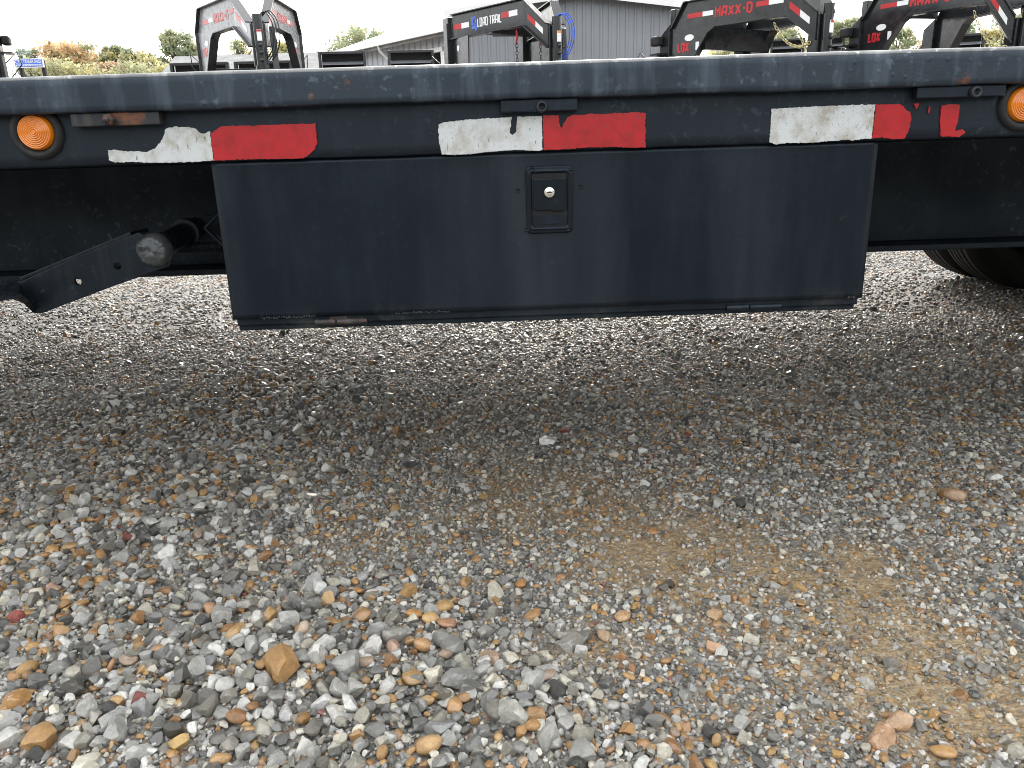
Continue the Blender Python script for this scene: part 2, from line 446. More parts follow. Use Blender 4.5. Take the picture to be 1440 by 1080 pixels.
def hfield(x, y):
    fade = np.clip((9 - np.hypot(x, y - 2)) / 3, 0, 1)
    return fade * (0.020 * fbm(x, y, 2.3, 3) + 0.006 * fbm(x, y, 14, 2) + 0.022 * loose_map(x, y) - 0.008 * dirt_map(x, y) - 0.008)

def axis(lo, hi, step, far_lo, far_hi):
    a = list(np.arange(lo, hi + 1e-6, step)); s = step
    while a[-1] < far_hi: s *= 1.35; a.append(a[-1] + s)
    s = step
    while a[0] > far_lo: s *= 1.35; a.insert(0, a[0] - s)
    return np.array(a)
gx, gy = axis(-4.2, 4.4, 0.03, -230, 230), axis(0.25, 5.6, 0.025, -230, 230)
GX, GY = np.meshgrid(gx, gy)
GZ = hfield(GX, GY)
gv = np.stack([GX, GY, GZ], -1).reshape(-1, 3)
nx, ny = len(gx), len(gy)
ii = np.arange((ny - 1) * (nx - 1)); r_, c_ = ii // (nx - 1), ii % (nx - 1)
gf = np.stack([r_ * nx + c_, r_ * nx + c_ + 1, (r_ + 1) * nx + c_ + 1, (r_ + 1) * nx + c_], -1)
gme = bpy.data.meshes.new('ground')
gme.from_pydata(gv.tolist(), [], gf.tolist())
gme.polygons.foreach_set('use_smooth', [True] * len(gf))
at = gme.attributes.new('dirt', 'FLOAT', 'POINT')
at.data.foreach_set('value', dirt_map(gv[:, 0], gv[:, 1]).astype(np.float32))
gme.materials.append(M['ground'])
ground = bpy.data.objects.new('ground', gme); COL.objects.link(ground)
tag(ground, 'grey and tan gravel yard with damp fines and orange pebbles', kind='structure')

# unseen wooded slope added behind the camera to darken reflections in the paint
hm = MB()
ha = np.radians(np.linspace(188, 352, 90)); hvs = []
for a in ha:
    ca, sa = math.cos(a), math.sin(a)
    top_ = 10.5 + 6 * float(fbm(np.array([a * 3.0]), np.array([2.2]), 2.0, 4)[0])
    for rr, zz in ((52, -.5), (56, top_ * .55), (60, top_ * .9), (72, top_ * 1.15), (120, top_ * 1.25)):
        hvs.append((rr * ca, rr * sa, zz + (.9 * float(fbm(np.array([a * 40]), np.array([rr * .3]), 1.0, 2)[0]) if zz > 0 else 0)))
hm.add(hvs, [(i * 5 + j, i * 5 + j + 1, (i + 1) * 5 + j + 1, (i + 1) * 5 + j) for i in range(len(ha) - 1) for j in range(4)], True)
tag(hm.build('unseen_hills', 'unseen_hill'), 'unseen wooded slope added behind the camera to darken reflections', kind='structure')

# ------------------------------------------------------------------ gravel stones
def rock_mesh(seed, rounded):
    rng = np.random.default_rng(seed)
    bm = bmesh.new()
    bmesh.ops.create_icosphere(bm, subdivisions=3 if not rounded else 3, radius=0.5)
    P = np.array([v.co[:] for v in bm.verts])
    if rounded:
        k = rng.normal(size=(5, 3)) * 1.7; ph = rng.random(5) * 6.28
        for a, b in zip(k, ph): P *= (1 + 0.055 * np.sin(P @ a * 2 + b))[:, None]
        P *= np.array([1, rng.uniform(.62, .9), rng.uniform(.42, .68)])
        for _ in range(2):
            n = rng.normal(size=3); n /= np.linalg.norm(n); h = rng.uniform(.24, .36)
            d = P @ n - h; P -= np.outer(np.clip(d, 0, None) * .75, n)
    else:
        P *= np.array([1, rng.uniform(.65, .95), rng.uniform(.5, .85)])
        for _ in range(int(rng.integers(9, 14))):
            n = rng.normal(size=3); n /= np.linalg.norm(n); h = rng.uniform(.17, .36)
            d = P @ n - h; P -= np.outer(np.clip(d, 0, None), n)
        k = rng.normal(size=(6, 3)) * 6; ph = rng.random(6) * 6.28
        nz = sum(np.sin(P @ a + b) for a, b in zip(k, ph)) / 6
        P *= (1 + 0.028 * nz)[:, None]
    P -= (P.max(0) + P.min(0)) / 2
    P /= (P[:, 0].max() - P[:, 0].min())
    for v, p in zip(bm.verts, P): v.co = p
    if not rounded:
        bmesh.ops.dissolve_limit(bm, angle_limit=math.radians(9), verts=bm.verts, edges=bm.edges)
        bmesh.ops.triangulate(bm, faces=bm.faces)
    me = bpy.data.meshes.new('stone'); bm.to_mesh(me); bm.free()
    me.polygons.foreach_set('use_smooth', [rounded] * len(me.polygons))
    me.materials.append(M['stone'])
    return me
N_ANG, N_RND = 16, 8
rocks = [rock_mesh(100 + i, False) for i in range(N_ANG)] + [rock_mesh(500 + i, True) for i in range(N_RND)]

def in_view(x, y, mx):
    """ground near enough to the picture's edge lines, with a margin in metres"""
    half = 0.12 + 0.72 * np.maximum(y, 0)
    return (np.abs(x - 0.02) < half + mx)
def layer(spacing, y0, y1, jit, margin):
    xs = np.arange(-4.6, 4.8, spacing); ys = np.arange(y0, y1, spacing * .88)
    X, Y = np.meshgrid(xs, ys)
    X = X + (np.arange(len(ys)) % 2)[:, None] * spacing * .5
    X = (X + RNG.uniform(-jit, jit, X.shape) * spacing).ravel(); Y = (Y + RNG.uniform(-jit, jit, Y.shape) * spacing).ravel()
    k = in_view(X, Y, margin); return X[k], Y[k]
pts = {k: [] for k in ('x', 'y', 'd', 'lift')}
RES = 0.004
occ = np.zeros((int(9.6 / RES), int(6.2 / RES)), bool)
def cell(x, y): return np.clip(((x + 4.8) / RES).astype(int), 0, occ.shape[0] - 1), np.clip((y / RES).astype(int), 0, occ.shape[1] - 1)
def occupy(x, y, r):
    m = int(math.ceil(r.max() / RES))
    for dx in range(-m, m + 1):
        for dy in range(-m, m + 1):
            k = (dx * dx + dy * dy) * RES * RES <= r * r
            if k.any():
                a, b = cell(x[k] + dx * RES, y[k] + dy * RES); occ[a, b] = True
def put(x, y, d, lift, cover):
    pts['x'].append(x); pts['y'].append(y); pts['d'].append(d); pts['lift'].append(lift)
    if cover: occupy(x, y, d * cover)

# a few stones one can point at in the photograph: pixel, long size in metres, colour, rounded
HERO = [((400, 962), .066, (.37, .205, .075), 0), ((556, 906), .050, (.29, .28, .25), 0), ((800, 906), .042, (.30, .285, .25), 0),
        ((635, 920), .052, (.24, .235, .215), 0), ((596, 918), .036, (.47, .27, .12), 1), ((555, 921), .036, (.46, .30, .21), 1),
        ((490, 955), .048, (.33, .325, .30), 0), ((445, 822), .036, (.30, .30, .28), 0), ((680, 890), .036, (.31, .30, .27), 0),
        ((690, 935), .036, (.36, .25, .16), 0), ((645, 975), .046, (.24, .235, .22), 0), ((600, 1005), .028, (.45, .28, .12), 1),
        ((618, 995), .028, (.46, .26, .08), 1), ((630, 880), .036, (.42, .22, .12), 1), ((505, 830), .028, (.42, .20, .06), 1),
        ((582, 866), .030, (.50, .25, .07), 1), ((720, 1025), .044, (.36, .345, .30), 0), ((620, 1045), .046, (.22, .22, .215), 0),
        ((605, 1070), .040, (.48, .30, .14), 1), ((750, 975), .040, (.36, .355, .33), 0), ((770, 1055), .046, (.34, .33, .30), 0),
        ((30, 1000), .040, (.42, .22, .07), 0), ((65, 1055), .046, (.38, .22, .085), 0), ((25, 873), .030, (.27, .06, .045), 0),
        ((255, 1063), .036, (.42, .27, .09), 0), ((300, 868), .036, (.44, .24, .12), 1), ((75, 835), .034, (.40, .25, .17), 0),
        ((575, 650), .040, (.075, .078, .085), 0), ((1342, 700), .046, (.36, .22, .13), 1), ((875, 866), .030, (.47, .29, .14), 1),
        ((850, 893), .028, (.42, .29, .18), 1), ((1005, 905), .030, (.46, .27, .15), 0), ((1265, 1005), .042, (.46, .28, .15), 0),
        ((1240, 1030), .038, (.44, .26, .15), 0), ((205, 1020), .036, (.28, .28, .27), 0), ((480, 990), .034, (.35, .34, .31), 0),
        ((1330, 1045), .036, (.45, .26, .10), 1), ((295, 955), .034, (.20, .20, .20), 0), ((90, 905), .030, (.46, .29, .15), 0),
        ((732, 815), .028, (.40, .19, .06), 1), ((787, 805), .024, (.42, .22, .10), 1), ((640, 1012), .030, (.44, .24, .09), 1),
        ((1090, 818), .022, (.40, .39, .36), 0), ((1095, 865), .024, (.42, .41, .39), 0), ((918, 742), .020, (.44, .20, .07), 1)]
hx = np.array([onZ(*h[0])[0] for h in HERO]); hy = np.array([onZ(*h[0])[1] for h in HERO]); hd = np.array([h[1] * .9 for h in HERO])
put(hx, hy, hd, np.full(len(HERO), .30), .48)
n_hero = len(HERO)
# coarse, medium, small and fine sizes, each laid round the larger ones
for spacing, y0, y1, dlo, dhi, margin, cov, prob in (
        (.027, .42, 5.0, .018, .031, 1.0, .46, lambda l, t: np.clip(.035 + .83 * l - .10 * t, .02, .9)),
        (.0165, .42, 5.2, .011, .019, 1.0, .44, lambda l, t: np.clip(.46 + .6 * l - .52 * t, .04, .97)),
        (.0100, .42, 3.3, .0065, .0115, .7, .40, lambda l, t: np.clip(.90 - .60 * t, .14, .95)),
        (.0065, .42, 1.9, .004, .0072, .4, 0, lambda l, t: np.clip(.80 - .45 * t, .2, .95))):
    x, y = layer(spacing, y0, y1, .42, margin)
    l, t = loose_map(x, y), dirt_map(x, y)
    keep = RNG.random(len(x)) < prob(l, t)
    x, y, l = x[keep], y[keep], l[keep]
    a, b = cell(x, y); free = ~occ[a, b]
    x, y, l = x[free], y[free], l[free]
    d = dlo + (dhi - dlo) * RNG.random(len(x)) ** 1.7
    put(x, y, d, np.clip(.13 + .30 * l + RNG.normal(0, .14, len(x)), -.1, .6), cov)
# a loose second layer lying on top where the gravel has not been driven in
x, y = layer(.022, .42, 3.4, .5, .8)
l = loose_map(x, y); k = RNG.random(len(x)) < .42 * np.clip(l * 1.3 - .25, 0, 1)
x, y = x[k], y[k]
put(x, y, .010 + .017 * RNG.random(len(x)) ** 2, .62 + .25 * RNG.random(len(x)), 0)

sx, sy, sd, slift = (np.concatenate(pts[k]) for k in ('x', 'y', 'd', 'lift'))
n = len(sx)
u = RNG.random(n)
tone = np.clip(np.exp(RNG.normal(math.log(.245), .66, n)), .035, .56)
tint = np.stack([tone * 1.025, tone * 1.0, tone * .925], -1)
warm = RNG.random(n) < .35
tint[warm] *= np.array([1.05, 1.0, .88])
patch = np.clip(.125 + .15 * fbm(sx, sy, 3.5, 3) + .05 * dirt_map(sx, sy) + .06 * (sd > .011) + .05 * (sx > .1), .04, .36)
br = u < np.minimum(patch, .9)
q = RNG.random(n)[:, None]
tint[br] = ((np.array([.26, .125, .045]) * (1 - q) + np.array([.45, .275, .105]) * q) * (0.7 + .5 * RNG.random(n)[:, None]))[br]
pink = (u > .966) & (u < .98); tint[pink] = np.array([.33, .24, .17]) * (0.7 + .6 * RNG.random(n)[:, None])[pink]
wht = u > .985; tint[wht] = np.array([.52, .51, .49]) * (0.8 + .3 * RNG.random(n)[:, None])[wht]
red = (u > .98) & (u < .9815); tint[red] = (.20, .055, .04)
rounded = (br & (RNG.random(n) < .7)) | pink | (RNG.random(n) < .05)
tt = dirt_map(sx, sy)[:, None] * (.55 * RNG.random(n)[:, None])      # dirt clinging to stones that lie in the tan patches
tint = tint * (1 - tt) + np.array([.33, .24, .14]) * tt
for i, h in enumerate(HERO): tint[i] = h[2]; rounded[i] = bool(h[3])
idx = np.where(rounded, N_ANG + RNG.integers(0, N_RND, n), RNG.integers(0, N_ANG, n))
tilt = np.where(slift > .6, .5, np.where(sy > 1.5, .15, .24))
rot = np.stack([RNG.normal(0, 1, n) * tilt, RNG.normal(0, 1, n) * tilt, RNG.uniform(0, 6.283, n)], -1)
scl = sd[:, None] * np.stack([np.ones(n), RNG.uniform(.8, 1.15, n), RNG.uniform(.75, 1.1, n)], -1)
sz = hfield(sx, sy) + sd * .6 * slift
pos = np.stack([sx, sy, sz], -1)
scr = proj(pos)
size_px = sd * FPX / scr[:, 2]
vis = (scr[:, 0] > 2) & (scr[:, 0] < 1438) & (scr[:, 1] > 380) & (scr[:, 1] < 1078)
rank = np.argsort(np.where(vis, -size_px, 0))
single = np.zeros(n, bool); single[rank[:300]] = True
for i in np.nonzero(single)[0]:
    o = bpy.data.objects.new('stone', rocks[idx[i]]); COL.objects.link(o)
    o.parent = ground
    o.location = pos[i]; o.rotation_euler = rot[i]; o.scale = scl[i]
    o['tint'] = [float(c) for c in tint[i]]
rest = ~single
pme = bpy.data.meshes.new('gravel')
pme.from_pydata(pos[rest].tolist(), [], [])
def pattr(name, typ, arr, field):
    a = pme.attributes.new(name, typ, 'POINT'); a.data.foreach_set(field, np.ascontiguousarray(arr).ravel())
pattr('rot', 'FLOAT_VECTOR', rot[rest].astype(np.float32), 'vector')
pattr('scl', 'FLOAT_VECTOR', scl[rest].astype(np.float32), 'vector')
pattr('variant', 'INT', idx[rest].astype(np.int32), 'value')
pattr('tint', 'FLOAT_COLOR', np.concatenate([tint[rest], np.ones((rest.sum(), 1))], -1).astype(np.float32), 'color')
gravel = bpy.data.objects.new('gravel', pme); COL.objects.link(gravel)
gravel.parent = ground
tag(gravel, kind='stuff')
vcol = bpy.data.collections.new('stone_shapes')
for i, me in enumerate(rocks):
    o = bpy.data.objects.new('stone_shape_%02d' % i, me); vcol.objects.link(o)
ng = bpy.data.node_groups.new('lay_stones', 'GeometryNodeTree')
ng.interface.new_socket('Geometry', in_out='INPUT', socket_type='NodeSocketGeometry')
ng.interface.new_socket('Geometry', in_out='OUTPUT', socket_type='NodeSocketGeometry')
g_in, g_out = ng.nodes.new('NodeGroupInput'), ng.nodes.new('NodeGroupOutput')
iop = ng.nodes.new('GeometryNodeInstanceOnPoints')
ci = ng.nodes.new('GeometryNodeCollectionInfo')
ci.inputs['Collection'].default_value = vcol
ci.inputs['Separate Children'].default_value = True
ci.inputs['Reset Children'].default_value = True
iop.inputs['Pick Instance'].default_value = True
def named(name, typ):
    a = ng.nodes.new('GeometryNodeInputNamedAttribute'); a.data_type = typ; a.inputs['Name'].default_value = name
    return a.outputs['Attribute']
ng.links.new(g_in.outputs[0], iop.inputs['Points'])
ng.links.new(ci.outputs[0], iop.inputs['Instance'])
ng.links.new(named('variant', 'INT'), iop.inputs['Instance Index'])
ng.links.new(named('rot', 'FLOAT_VECTOR'), iop.inputs['Rotation'])
ng.links.new(named('scl', 'FLOAT_VECTOR'), iop.inputs['Scale'])
ng.links.new(iop.outputs[0], g_out.inputs[0])
gm = gravel.modifiers.new('lay_stones', 'NODES'); gm.node_group = ng
print('stones', n)

# ------------------------------------------------------------------ the flatbed trailer across the front
D = 1.19                                   # how far its side stands from the camera
FAR = 4.03
X0, X1 = -4.4, 5.6
root = empty('flatbed_trailer', (0.6, 2.5, 0))
TO = (0.6, 2.5, 0)
tag(root, 'weathered black flatbed trailer side with amber lamps and a toolbox below', 'trailer')
def part(mb, name, mat, parent=root, bevel=0.0, label=None, seg=2, fixn=True):
    o = mb.build(name, mat, parent, TO, bevel, seg, fixn)
    if label: o['label'] = label
    return o
zt = float(np.mean([onY(u, v, D)[2] for u, v in ((60, 101), (720, 88.5), (1400, 71))]))
zf = float(np.mean([onY(u, v, D)[2] for u, v in ((60, 158.5), (700, 144), (1400, 116))]))
zc = float(np.mean([onY(u, v, D + .022)[2] for u, v in ((10, 235), (720, 216), (1400, 192))]))

def rail(x0, x1, yf, thick, z0, z1, seed, amp, edge, step=.012, sgn=1):
    """a long steel rail: rounded top lip, slightly wavy face and a chewed lower edge"""
    xs = np.arange(x0, x1 + step, step)
    r = 0.006
    prof = [(thick, z1), (r * 1.6, z1), (r * .75, z1 - r * .12), (r * .25, z1 - r * .5), (0, z1 - r * 1.3)]
    prof += [(0, z1 - r * 1.3 - (z1 - r * 1.3 - z0 - .003) * k / 6) for k in range(1, 6)]
    prof += [(0, z0 + .0025), (.0025, z0), (thick, z0)]
    nP = len(prof)
    vs = []
    Pn = np.array(prof)
    for i, x in enumerate(xs):
        dy = amp * fbm(np.full(nP, x * 1.0), Pn[:, 1] * 4 + seed, 7, 3)
        lowz = edge * float(fbm(np.array([x]), np.array([seed * 3.1]), 18, 3)[0])
        for j, (a, z) in enumerate(prof):
            zz = z + (lowz if j >= nP - 3 else (edge * .35 * float(dy[j] / max(amp, 1e-9)) if j < 4 else 0))
            vs.append((x, yf + sgn * (a + (dy[j] if 3 <= j < nP - 1 else 0)), zz))
    fs = []
    for i in range(len(xs) - 1):
        for j in range(nP - 1):
            fs.append((i * nP + j, i * nP + j + 1, (i + 1) * nP + j + 1, (i + 1) * nP + j))
        fs.append((i * nP + nP - 1, i * nP, (i + 1) * nP, (i + 1) * nP + nP - 1))
    m = MB(); m.add(vs, fs, True)
    m.add(vs[:nP], [tuple(range(nP))]); m.add(vs[-nP:], [tuple(range(nP))])
    return m
o = part(rail(X0, X1, D, .05, zf, zt, 3.0, .0005, .0016), 'top_rail', 'rail', fixn=True)
xs_ = np.arange(X0, X1, .02)
part(MB().tube([(x, D + .0040 + .0003 * random.random(), zt - .0034 + .0016 * float(fbm(np.array([x]), np.array([1.3]), 5, 3)[0])) for x in xs_], .0037, 8), 'lip_highlight', 'lip')  # thin pale strip laid in as the rail's sky highlight
# channel below the rail: web set back 22 mm with a lower flange
m = MB()
chan = rail(X0, X1, D + .022, .012, zc, zf + .012, 9.0, .0005, .0010)
part(chan, 'side_channel', 'channel')
part(MB().box(X0, X1, D + .0345, D + .085, zc + .002, zc + .009), 'channel_flange', 'channel')
part(rail(X0, X1, FAR, .05, zf, zt, 5.0, .001, .001, .05, -1), 'top_rail', 'rail')
part(MB().box(X0, X1, FAR - .045, FAR - .03, zc, zf + .01), 'side_channel', 'channel')
# deck boards
yb = D + .054
k = 0
while yb < FAR - .10:
    w = min(.19, FAR - .054 - yb)
    part(MB().box(X0 + random.uniform(0, .01), X1, yb, yb + w - .006, zt - .046, zt - .006), 'deck_board', 'wood')
    yb += .19
# cross members
for i in range(17):
    x = X0 + .25 + i * .6
    part(MB().box(x, x + .012, D + .09, FAR - .09, zc + .012, zt - .05).box(x + .0125, x + .055, D + .09, FAR - .09, zc + .012, zc + .02), 'cross_member', 'beam')
# main beams (I section)
YB = 1.62
zb = float(np.mean([onY(u, v, YB - .07)[2] for u, v in ((0, 393), (318, 387), (1300, 353), (1439, 349))]))
for yc in (YB, 3.06):
    m = MB()
    m.box(X0, X1, yc - .005, yc + .005, zb + .012, zc - .005)
    m.box(X0, X1, yc - .07, yc + .07, zb, zb + .0117)
    m.box(X0, X1, yc - .07, yc + .07, zc - .0047, zc + .0085)
    part(m, 'main_beam', 'beam', bevel=.002)
# bracket straps under the rail with bolts
def bracket(ul, ur, vt, vb, mat, label):
    a, b = onY(ul, (vt + vb) / 2, D + .01), onY(ur, (vt + vb) / 2, D + .01)
    zT, zB = zf - .0005, onY((ul + ur) / 2, vb, D + .01)[2]
    br_ = part(MB().box(a[0], b[0], D + .006, D + .0205, zB, zT), 'bracket', mat, bevel=.0015, label=label)
    return br_, zT, zB
br_, zT, zB = bracket(101, 226, 160, 177, 'rustbolt', 'rust streaked bracket with hexagon bolt head beside the left amber lamp')
c = onY(152, 168.5, D)
part(MB().lathe([(0, -.012), (.0075, -.011), (.009, -.0075), (.009, 0), (.0, 0)], (c[0], D + .006, c[2]), (0, 1, 0), 6, False), 'bolt_head', 'rustbolt', br_, bevel=.001)
part(MB().lathe([(0, -.0145), (.004, -.0145), (.0045, -.011), (0, -.011)], (c[0], D + .006, c[2]), (0, 1, 0), 16, True), 'bolt_shank', 'rustbolt', br_)
br_, zT, zB = bracket(704, 812, 143, 157, 'channel', 'black bracket above the torn middle tape')
c = onY(762, 150, D)
part(MB().lathe([(.0, -.002), (.0045, -.002), (.005, -.009), (.0072, -.009), (.0082, -.006), (.0082, 0), (0, 0)], (c[0], D + .006, c[2]), (0, 1, 0), 20, True), 'bolt_head', 'rusty', br_)
br_, zT, zB = bracket(1288, 1412, 122, 137, 'channel', 'black bracket with open stud end at right')
c = onY(1373, 129.5, D)
part(MB().lathe([(.0, -.002), (.0045, -.002), (.005, -.009), (.0072, -.009), (.0082, -.006), (.0082, 0), (0, 0)], (c[0], D + .006, c[2]), (0, 1, 0), 20, True), 'bolt_head', 'rusty', br_)
# amber marker lamps: grommet and ribbed lens
for (u_, v_), lab in (((49, 186), None), ((1443, 146), None)):
    c = onY(u_, v_, D + .015)
    gr = part(MB().lathe([(.0255, -.002), (.030, -.0085), (.035, -.0085), (.039, -.004), (.040, 0.010), (.024, .010)], (c[0], D + .022, c[2]), (0, 1, 0), 40), 'marker_lamp', 'rubber')
    prof = [(0, -.0085)]
    for r in (.0035, .006, .009, .012, .015, .018, .021, .0235):
        prof += [(r - .0016, -.0094 + .05 * r * r / .0235 * .7), (r - .0003, -.0092 + .05 * r * r / .0235 * .7), (r, -.0068 + .05 * r * r / .0235 * .7)]
    prof += [(.0252, -.004), (.0258, .004)]
    part(MB().lathe(prof, (c[0], D + .020, c[2]), (0, 1, 0), 40), 'lens', 'amber', gr)
# reflective tape, worn through
def outline(px, Y, jit=.8):
    P = [onY(a, b, Y) for a, b in px]
    out = []
    for a, b in zip(P, P[1:] + P[:1]):
        L = np.linalg.norm(b - a); k = max(1, int(L / .0022))
        for i in range(k):
            q = a + (b - a) * i / k
            q = q + (RNG.normal(0, 1, 3) * np.array([1, 0, 1]) * .0005 * jit * (1 if k > 1 else 0))
            out.append(q)
    return out
def tape(px_list, name, mat, parent):
    m = MB()
    for px in px_list:
        f = outline(px, D + .0205); f = [(p[0], D + .0196 , p[2]) for p in f]
        m.hexa(f, [(p[0], D + .0216, p[2]) for p in f])
    o = part(m, name, mat, parent)
    bm = bmesh.new(); bm.from_mesh(o.data)
    bmesh.ops.triangulate(bm, faces=[f for f in bm.faces if len(f.verts) > 4], ngon_method='EAR_CLIP')
    bm.to_mesh(o.data); bm.free()
    return o
z5 = lambda L: [(a / 4, 70 + b / 4) for a, b in L]
z6 = lambda L: [(360 + a / 4, 60 + b / 4) for a, b in L]
z7 = lambda L: [(720 + a / 4, 60 + b / 4) for a, b in L]
z8 = lambda L: [(1080 + a / 4, 50 + b / 4) for a, b in L]
def tape_set(white, red, lw, lr):
    w = tape(white, 'white_tape', 'whitetape', root); w['label'] = lw
    r = tape(red, 'red_tape', 'redtape', root); r['label'] = lr
tape_set([z5([(610, 565), (640, 562), (700, 570), (760, 570), (830, 575), (870, 555), (905, 520), (930, 470), (928, 446), (950, 438), (985, 432), (1050, 435), (1100, 440), (1125, 468), (1150, 470), (1180, 460), (1201, 622), (1100, 632), (900, 636), (760, 632), (640, 632), (615, 620)])],
         [z5([(1187, 475), (1210, 455), (1245, 430), (1440, 426)]) + z6([(150, 459), (335, 455), (345, 570), (330, 600), (290, 640), (250, 652), (0, 655)]) + z5([(1205, 624)])],
         'white tape with its upper left torn away', 'whole red tape beside the torn white piece')
tape_set([z6([(1025, 462), (1060, 448), (1180, 434), (1300, 426), (1425, 420)]) + [(719, 164), (718.5, 176), (716, 187), (721, 190), (726, 185), (727, 164)] + z7([(90, 415), (168, 412), (171, 605), (130, 607), (50, 603), (0, 606)]) + z6([(1350, 610), (1280, 618), (1200, 626), (1120, 631), (1045, 628), (1030, 560)])],
         [z7([(174, 410), (263, 408), (266, 450), (280, 488), (292, 450), (315, 415), (360, 404), (400, 408), (440, 399), (500, 402), (600, 396), (700, 391), (752, 396), (750, 440), (745, 470), (752, 480), (750, 588), (650, 592), (600, 586), (500, 590), (430, 588), (330, 598), (178, 604)])],
         'white tape with a black drip through its top', 'red tape with a nick beside the drip')
tape_set([z8([(20, 413), (200, 402), (400, 394), (603, 388), (580, 578), (480, 588), (440, 586), (250, 602), (140, 604), (40, 612), (8, 600)])],
         [z8([(607, 388), (740, 385), (760, 397), (775, 420), (800, 432), (805, 470), (790, 540), (765, 578), (700, 582), (640, 574), (584, 578)]),
          z8([(820, 385), (845, 382), (843, 400), (832, 415), (828, 398)]), z8([(902, 402), (914, 398), (908, 430), (900, 440)]),
          z8([(975, 395), (1020, 386), (1080, 388), (1066, 480), (1052, 535), (1095, 527), (1110, 545), (1078, 568), (970, 568), (966, 480)])],
         'white tape nearly whole with yellow stains', 'red tape worn into separate scraps')

# ------------------------------------------------------------------ toolbox slung below the channel
YT = D + .030
bTL, bTR, bBR, bBL = (onY(u, v, YT) for u, v in ((299, 231), (1234, 198), (1213.5, 418), (326, 450.5)))
bx0, bx1, bz1, bz0 = (bTL[0] + bBL[0]) / 2, (bTR[0] + bBR[0]) / 2, zc + .0015, (bBR[2] + bBL[2]) / 2
toolbox = part(MB().box(bx0 + .004, bx1 - .004, YT + .0045, 1.54, bz0 - .012, bz1 - .004), 'toolbox', 'box', bevel=.002)
def sheet(x0, x1, z0, z1, y, t, amp, seed, hole=None):
    nx_, nz_ = 90, 30
    xs, zs = np.linspace(x0, x1, nx_), np.linspace(z0, z1, nz_)
    if hole:
        xs = np.unique(np.concatenate([xs[(xs < hole[0] - .003) | (xs > hole[1] + .003)], hole[:2]]))
        zs = np.unique(np.concatenate([zs[(zs < hole[2] - .003) | (zs > hole[3] + .003)], hole[2:]]))
    X, Z = np.meshgrid(xs, zs)
    e = np.minimum(np.minimum(X - x0, x1 - X), np.minimum(Z - z0, z1 - Z))
    Y = y + amp * fbm(X, Z + seed, 4.5, 2) * np.clip(e / .03, 0, 1) + np.where(Z <= z0 + 1e-6, .0012 * fbm(X, Z * 0 + seed, 15, 3), 0)
    vs = np.stack([X, Y, Z + np.where(Z <= z0 + 1e-6, .0022 * fbm(X, Z * 0 + seed + 4, 14, 3), 0)], -1).reshape(-1, 3).tolist()
    fs = []
    for i in range(len(zs) - 1):
        for j in range(len(xs) - 1):
            if hole and hole[0] - 1e-6 <= xs[j] and xs[j + 1] <= hole[1] + 1e-6 and hole[2] - 1e-6 <= zs[i] and zs[i + 1] <= hole[3] + 1e-6: continue
            k_ = i * len(xs) + j; fs.append((k_, k_ + 1, k_ + 1 + len(xs), k_ + len(xs)))
    return MB().add(vs, fs, True)
lTL, lBR = onY(747.5, 245.5, YT), onY(799, 320, YT)
hole = (lTL[0] - .001, lBR[0] + .001, lBR[2] - .001, lTL[2] + .001)
door = part(sheet(bx0, bx1, bz0, bz1, YT, .003, .0022, 2.0), 'door', 'box', toolbox, fixn=True)
sol = door.modifiers.new('plate', 'SOLIDIFY'); sol.thickness = .003; sol.offset = -1
if door.data.polygons[0].normal.y > 0:
    door.data.flip_normals()
# bottom lip set back under the door, with two hinge barrels
lipz = (onY(338, 466, YT + .012)[2] + onY(1200, 433.5, YT + .012)[2]) / 2
lx0, lx1 = onY(338, 466, YT + .012)[0], onY(1200, 433.5, YT + .012)[0]
part(MB().box(lx0, lx1, YT + .010, YT + .05, lipz, bz0 - .0125), 'bottom_lip', 'box', toolbox, bevel=.0015)
def hinge(ul, vl, ur, vr, rus):
    a, b = onY(ul, vl, YT + .002), onY(ur, vr, YT + .002)
    zz = (a[2] + b[2]) / 2; L = b[0] - a[0]
    mm = MB(); r = .0052
    mm.tube([(a[0], YT + .004, zz), (a[0] + L * .40, YT + .004, zz)], r, 14)
    mm.tube([(a[0] + L * .43, YT + .004, zz), (b[0], YT + .004, zz)], r * .92, 14)
    mm.box(a[0] + L * .30, a[0] + L * .62, YT + .0032, YT + .0095, zz - .004, zz + .011)
    part(mm, 'hinge', rus, toolbox)
hinge(443, 454, 516, 451.5, 'rustbolt')
hinge(1022, 434, 1098, 430.5, 'box')
# the weld line along the door foot
mm = MB()
for x in np.arange(bx0 + .01, bx1 - .01, .004):
    if float(fbm(np.array([x]), np.array([7.7]), 6, 2)[0]) > -.05:
        h_ = .0016 + .0012 * random.random()
        mm.lathe([(0, -h_), (h_ * .7, -h_ * .7), (h_, 0), (0, 0)], (x, YT + .0005, bz0 + .002 * random.random()), (0, 1, 0), 6)
tag(part(mm, 'weld_bead', 'rusty', toolbox), kind='stuff')
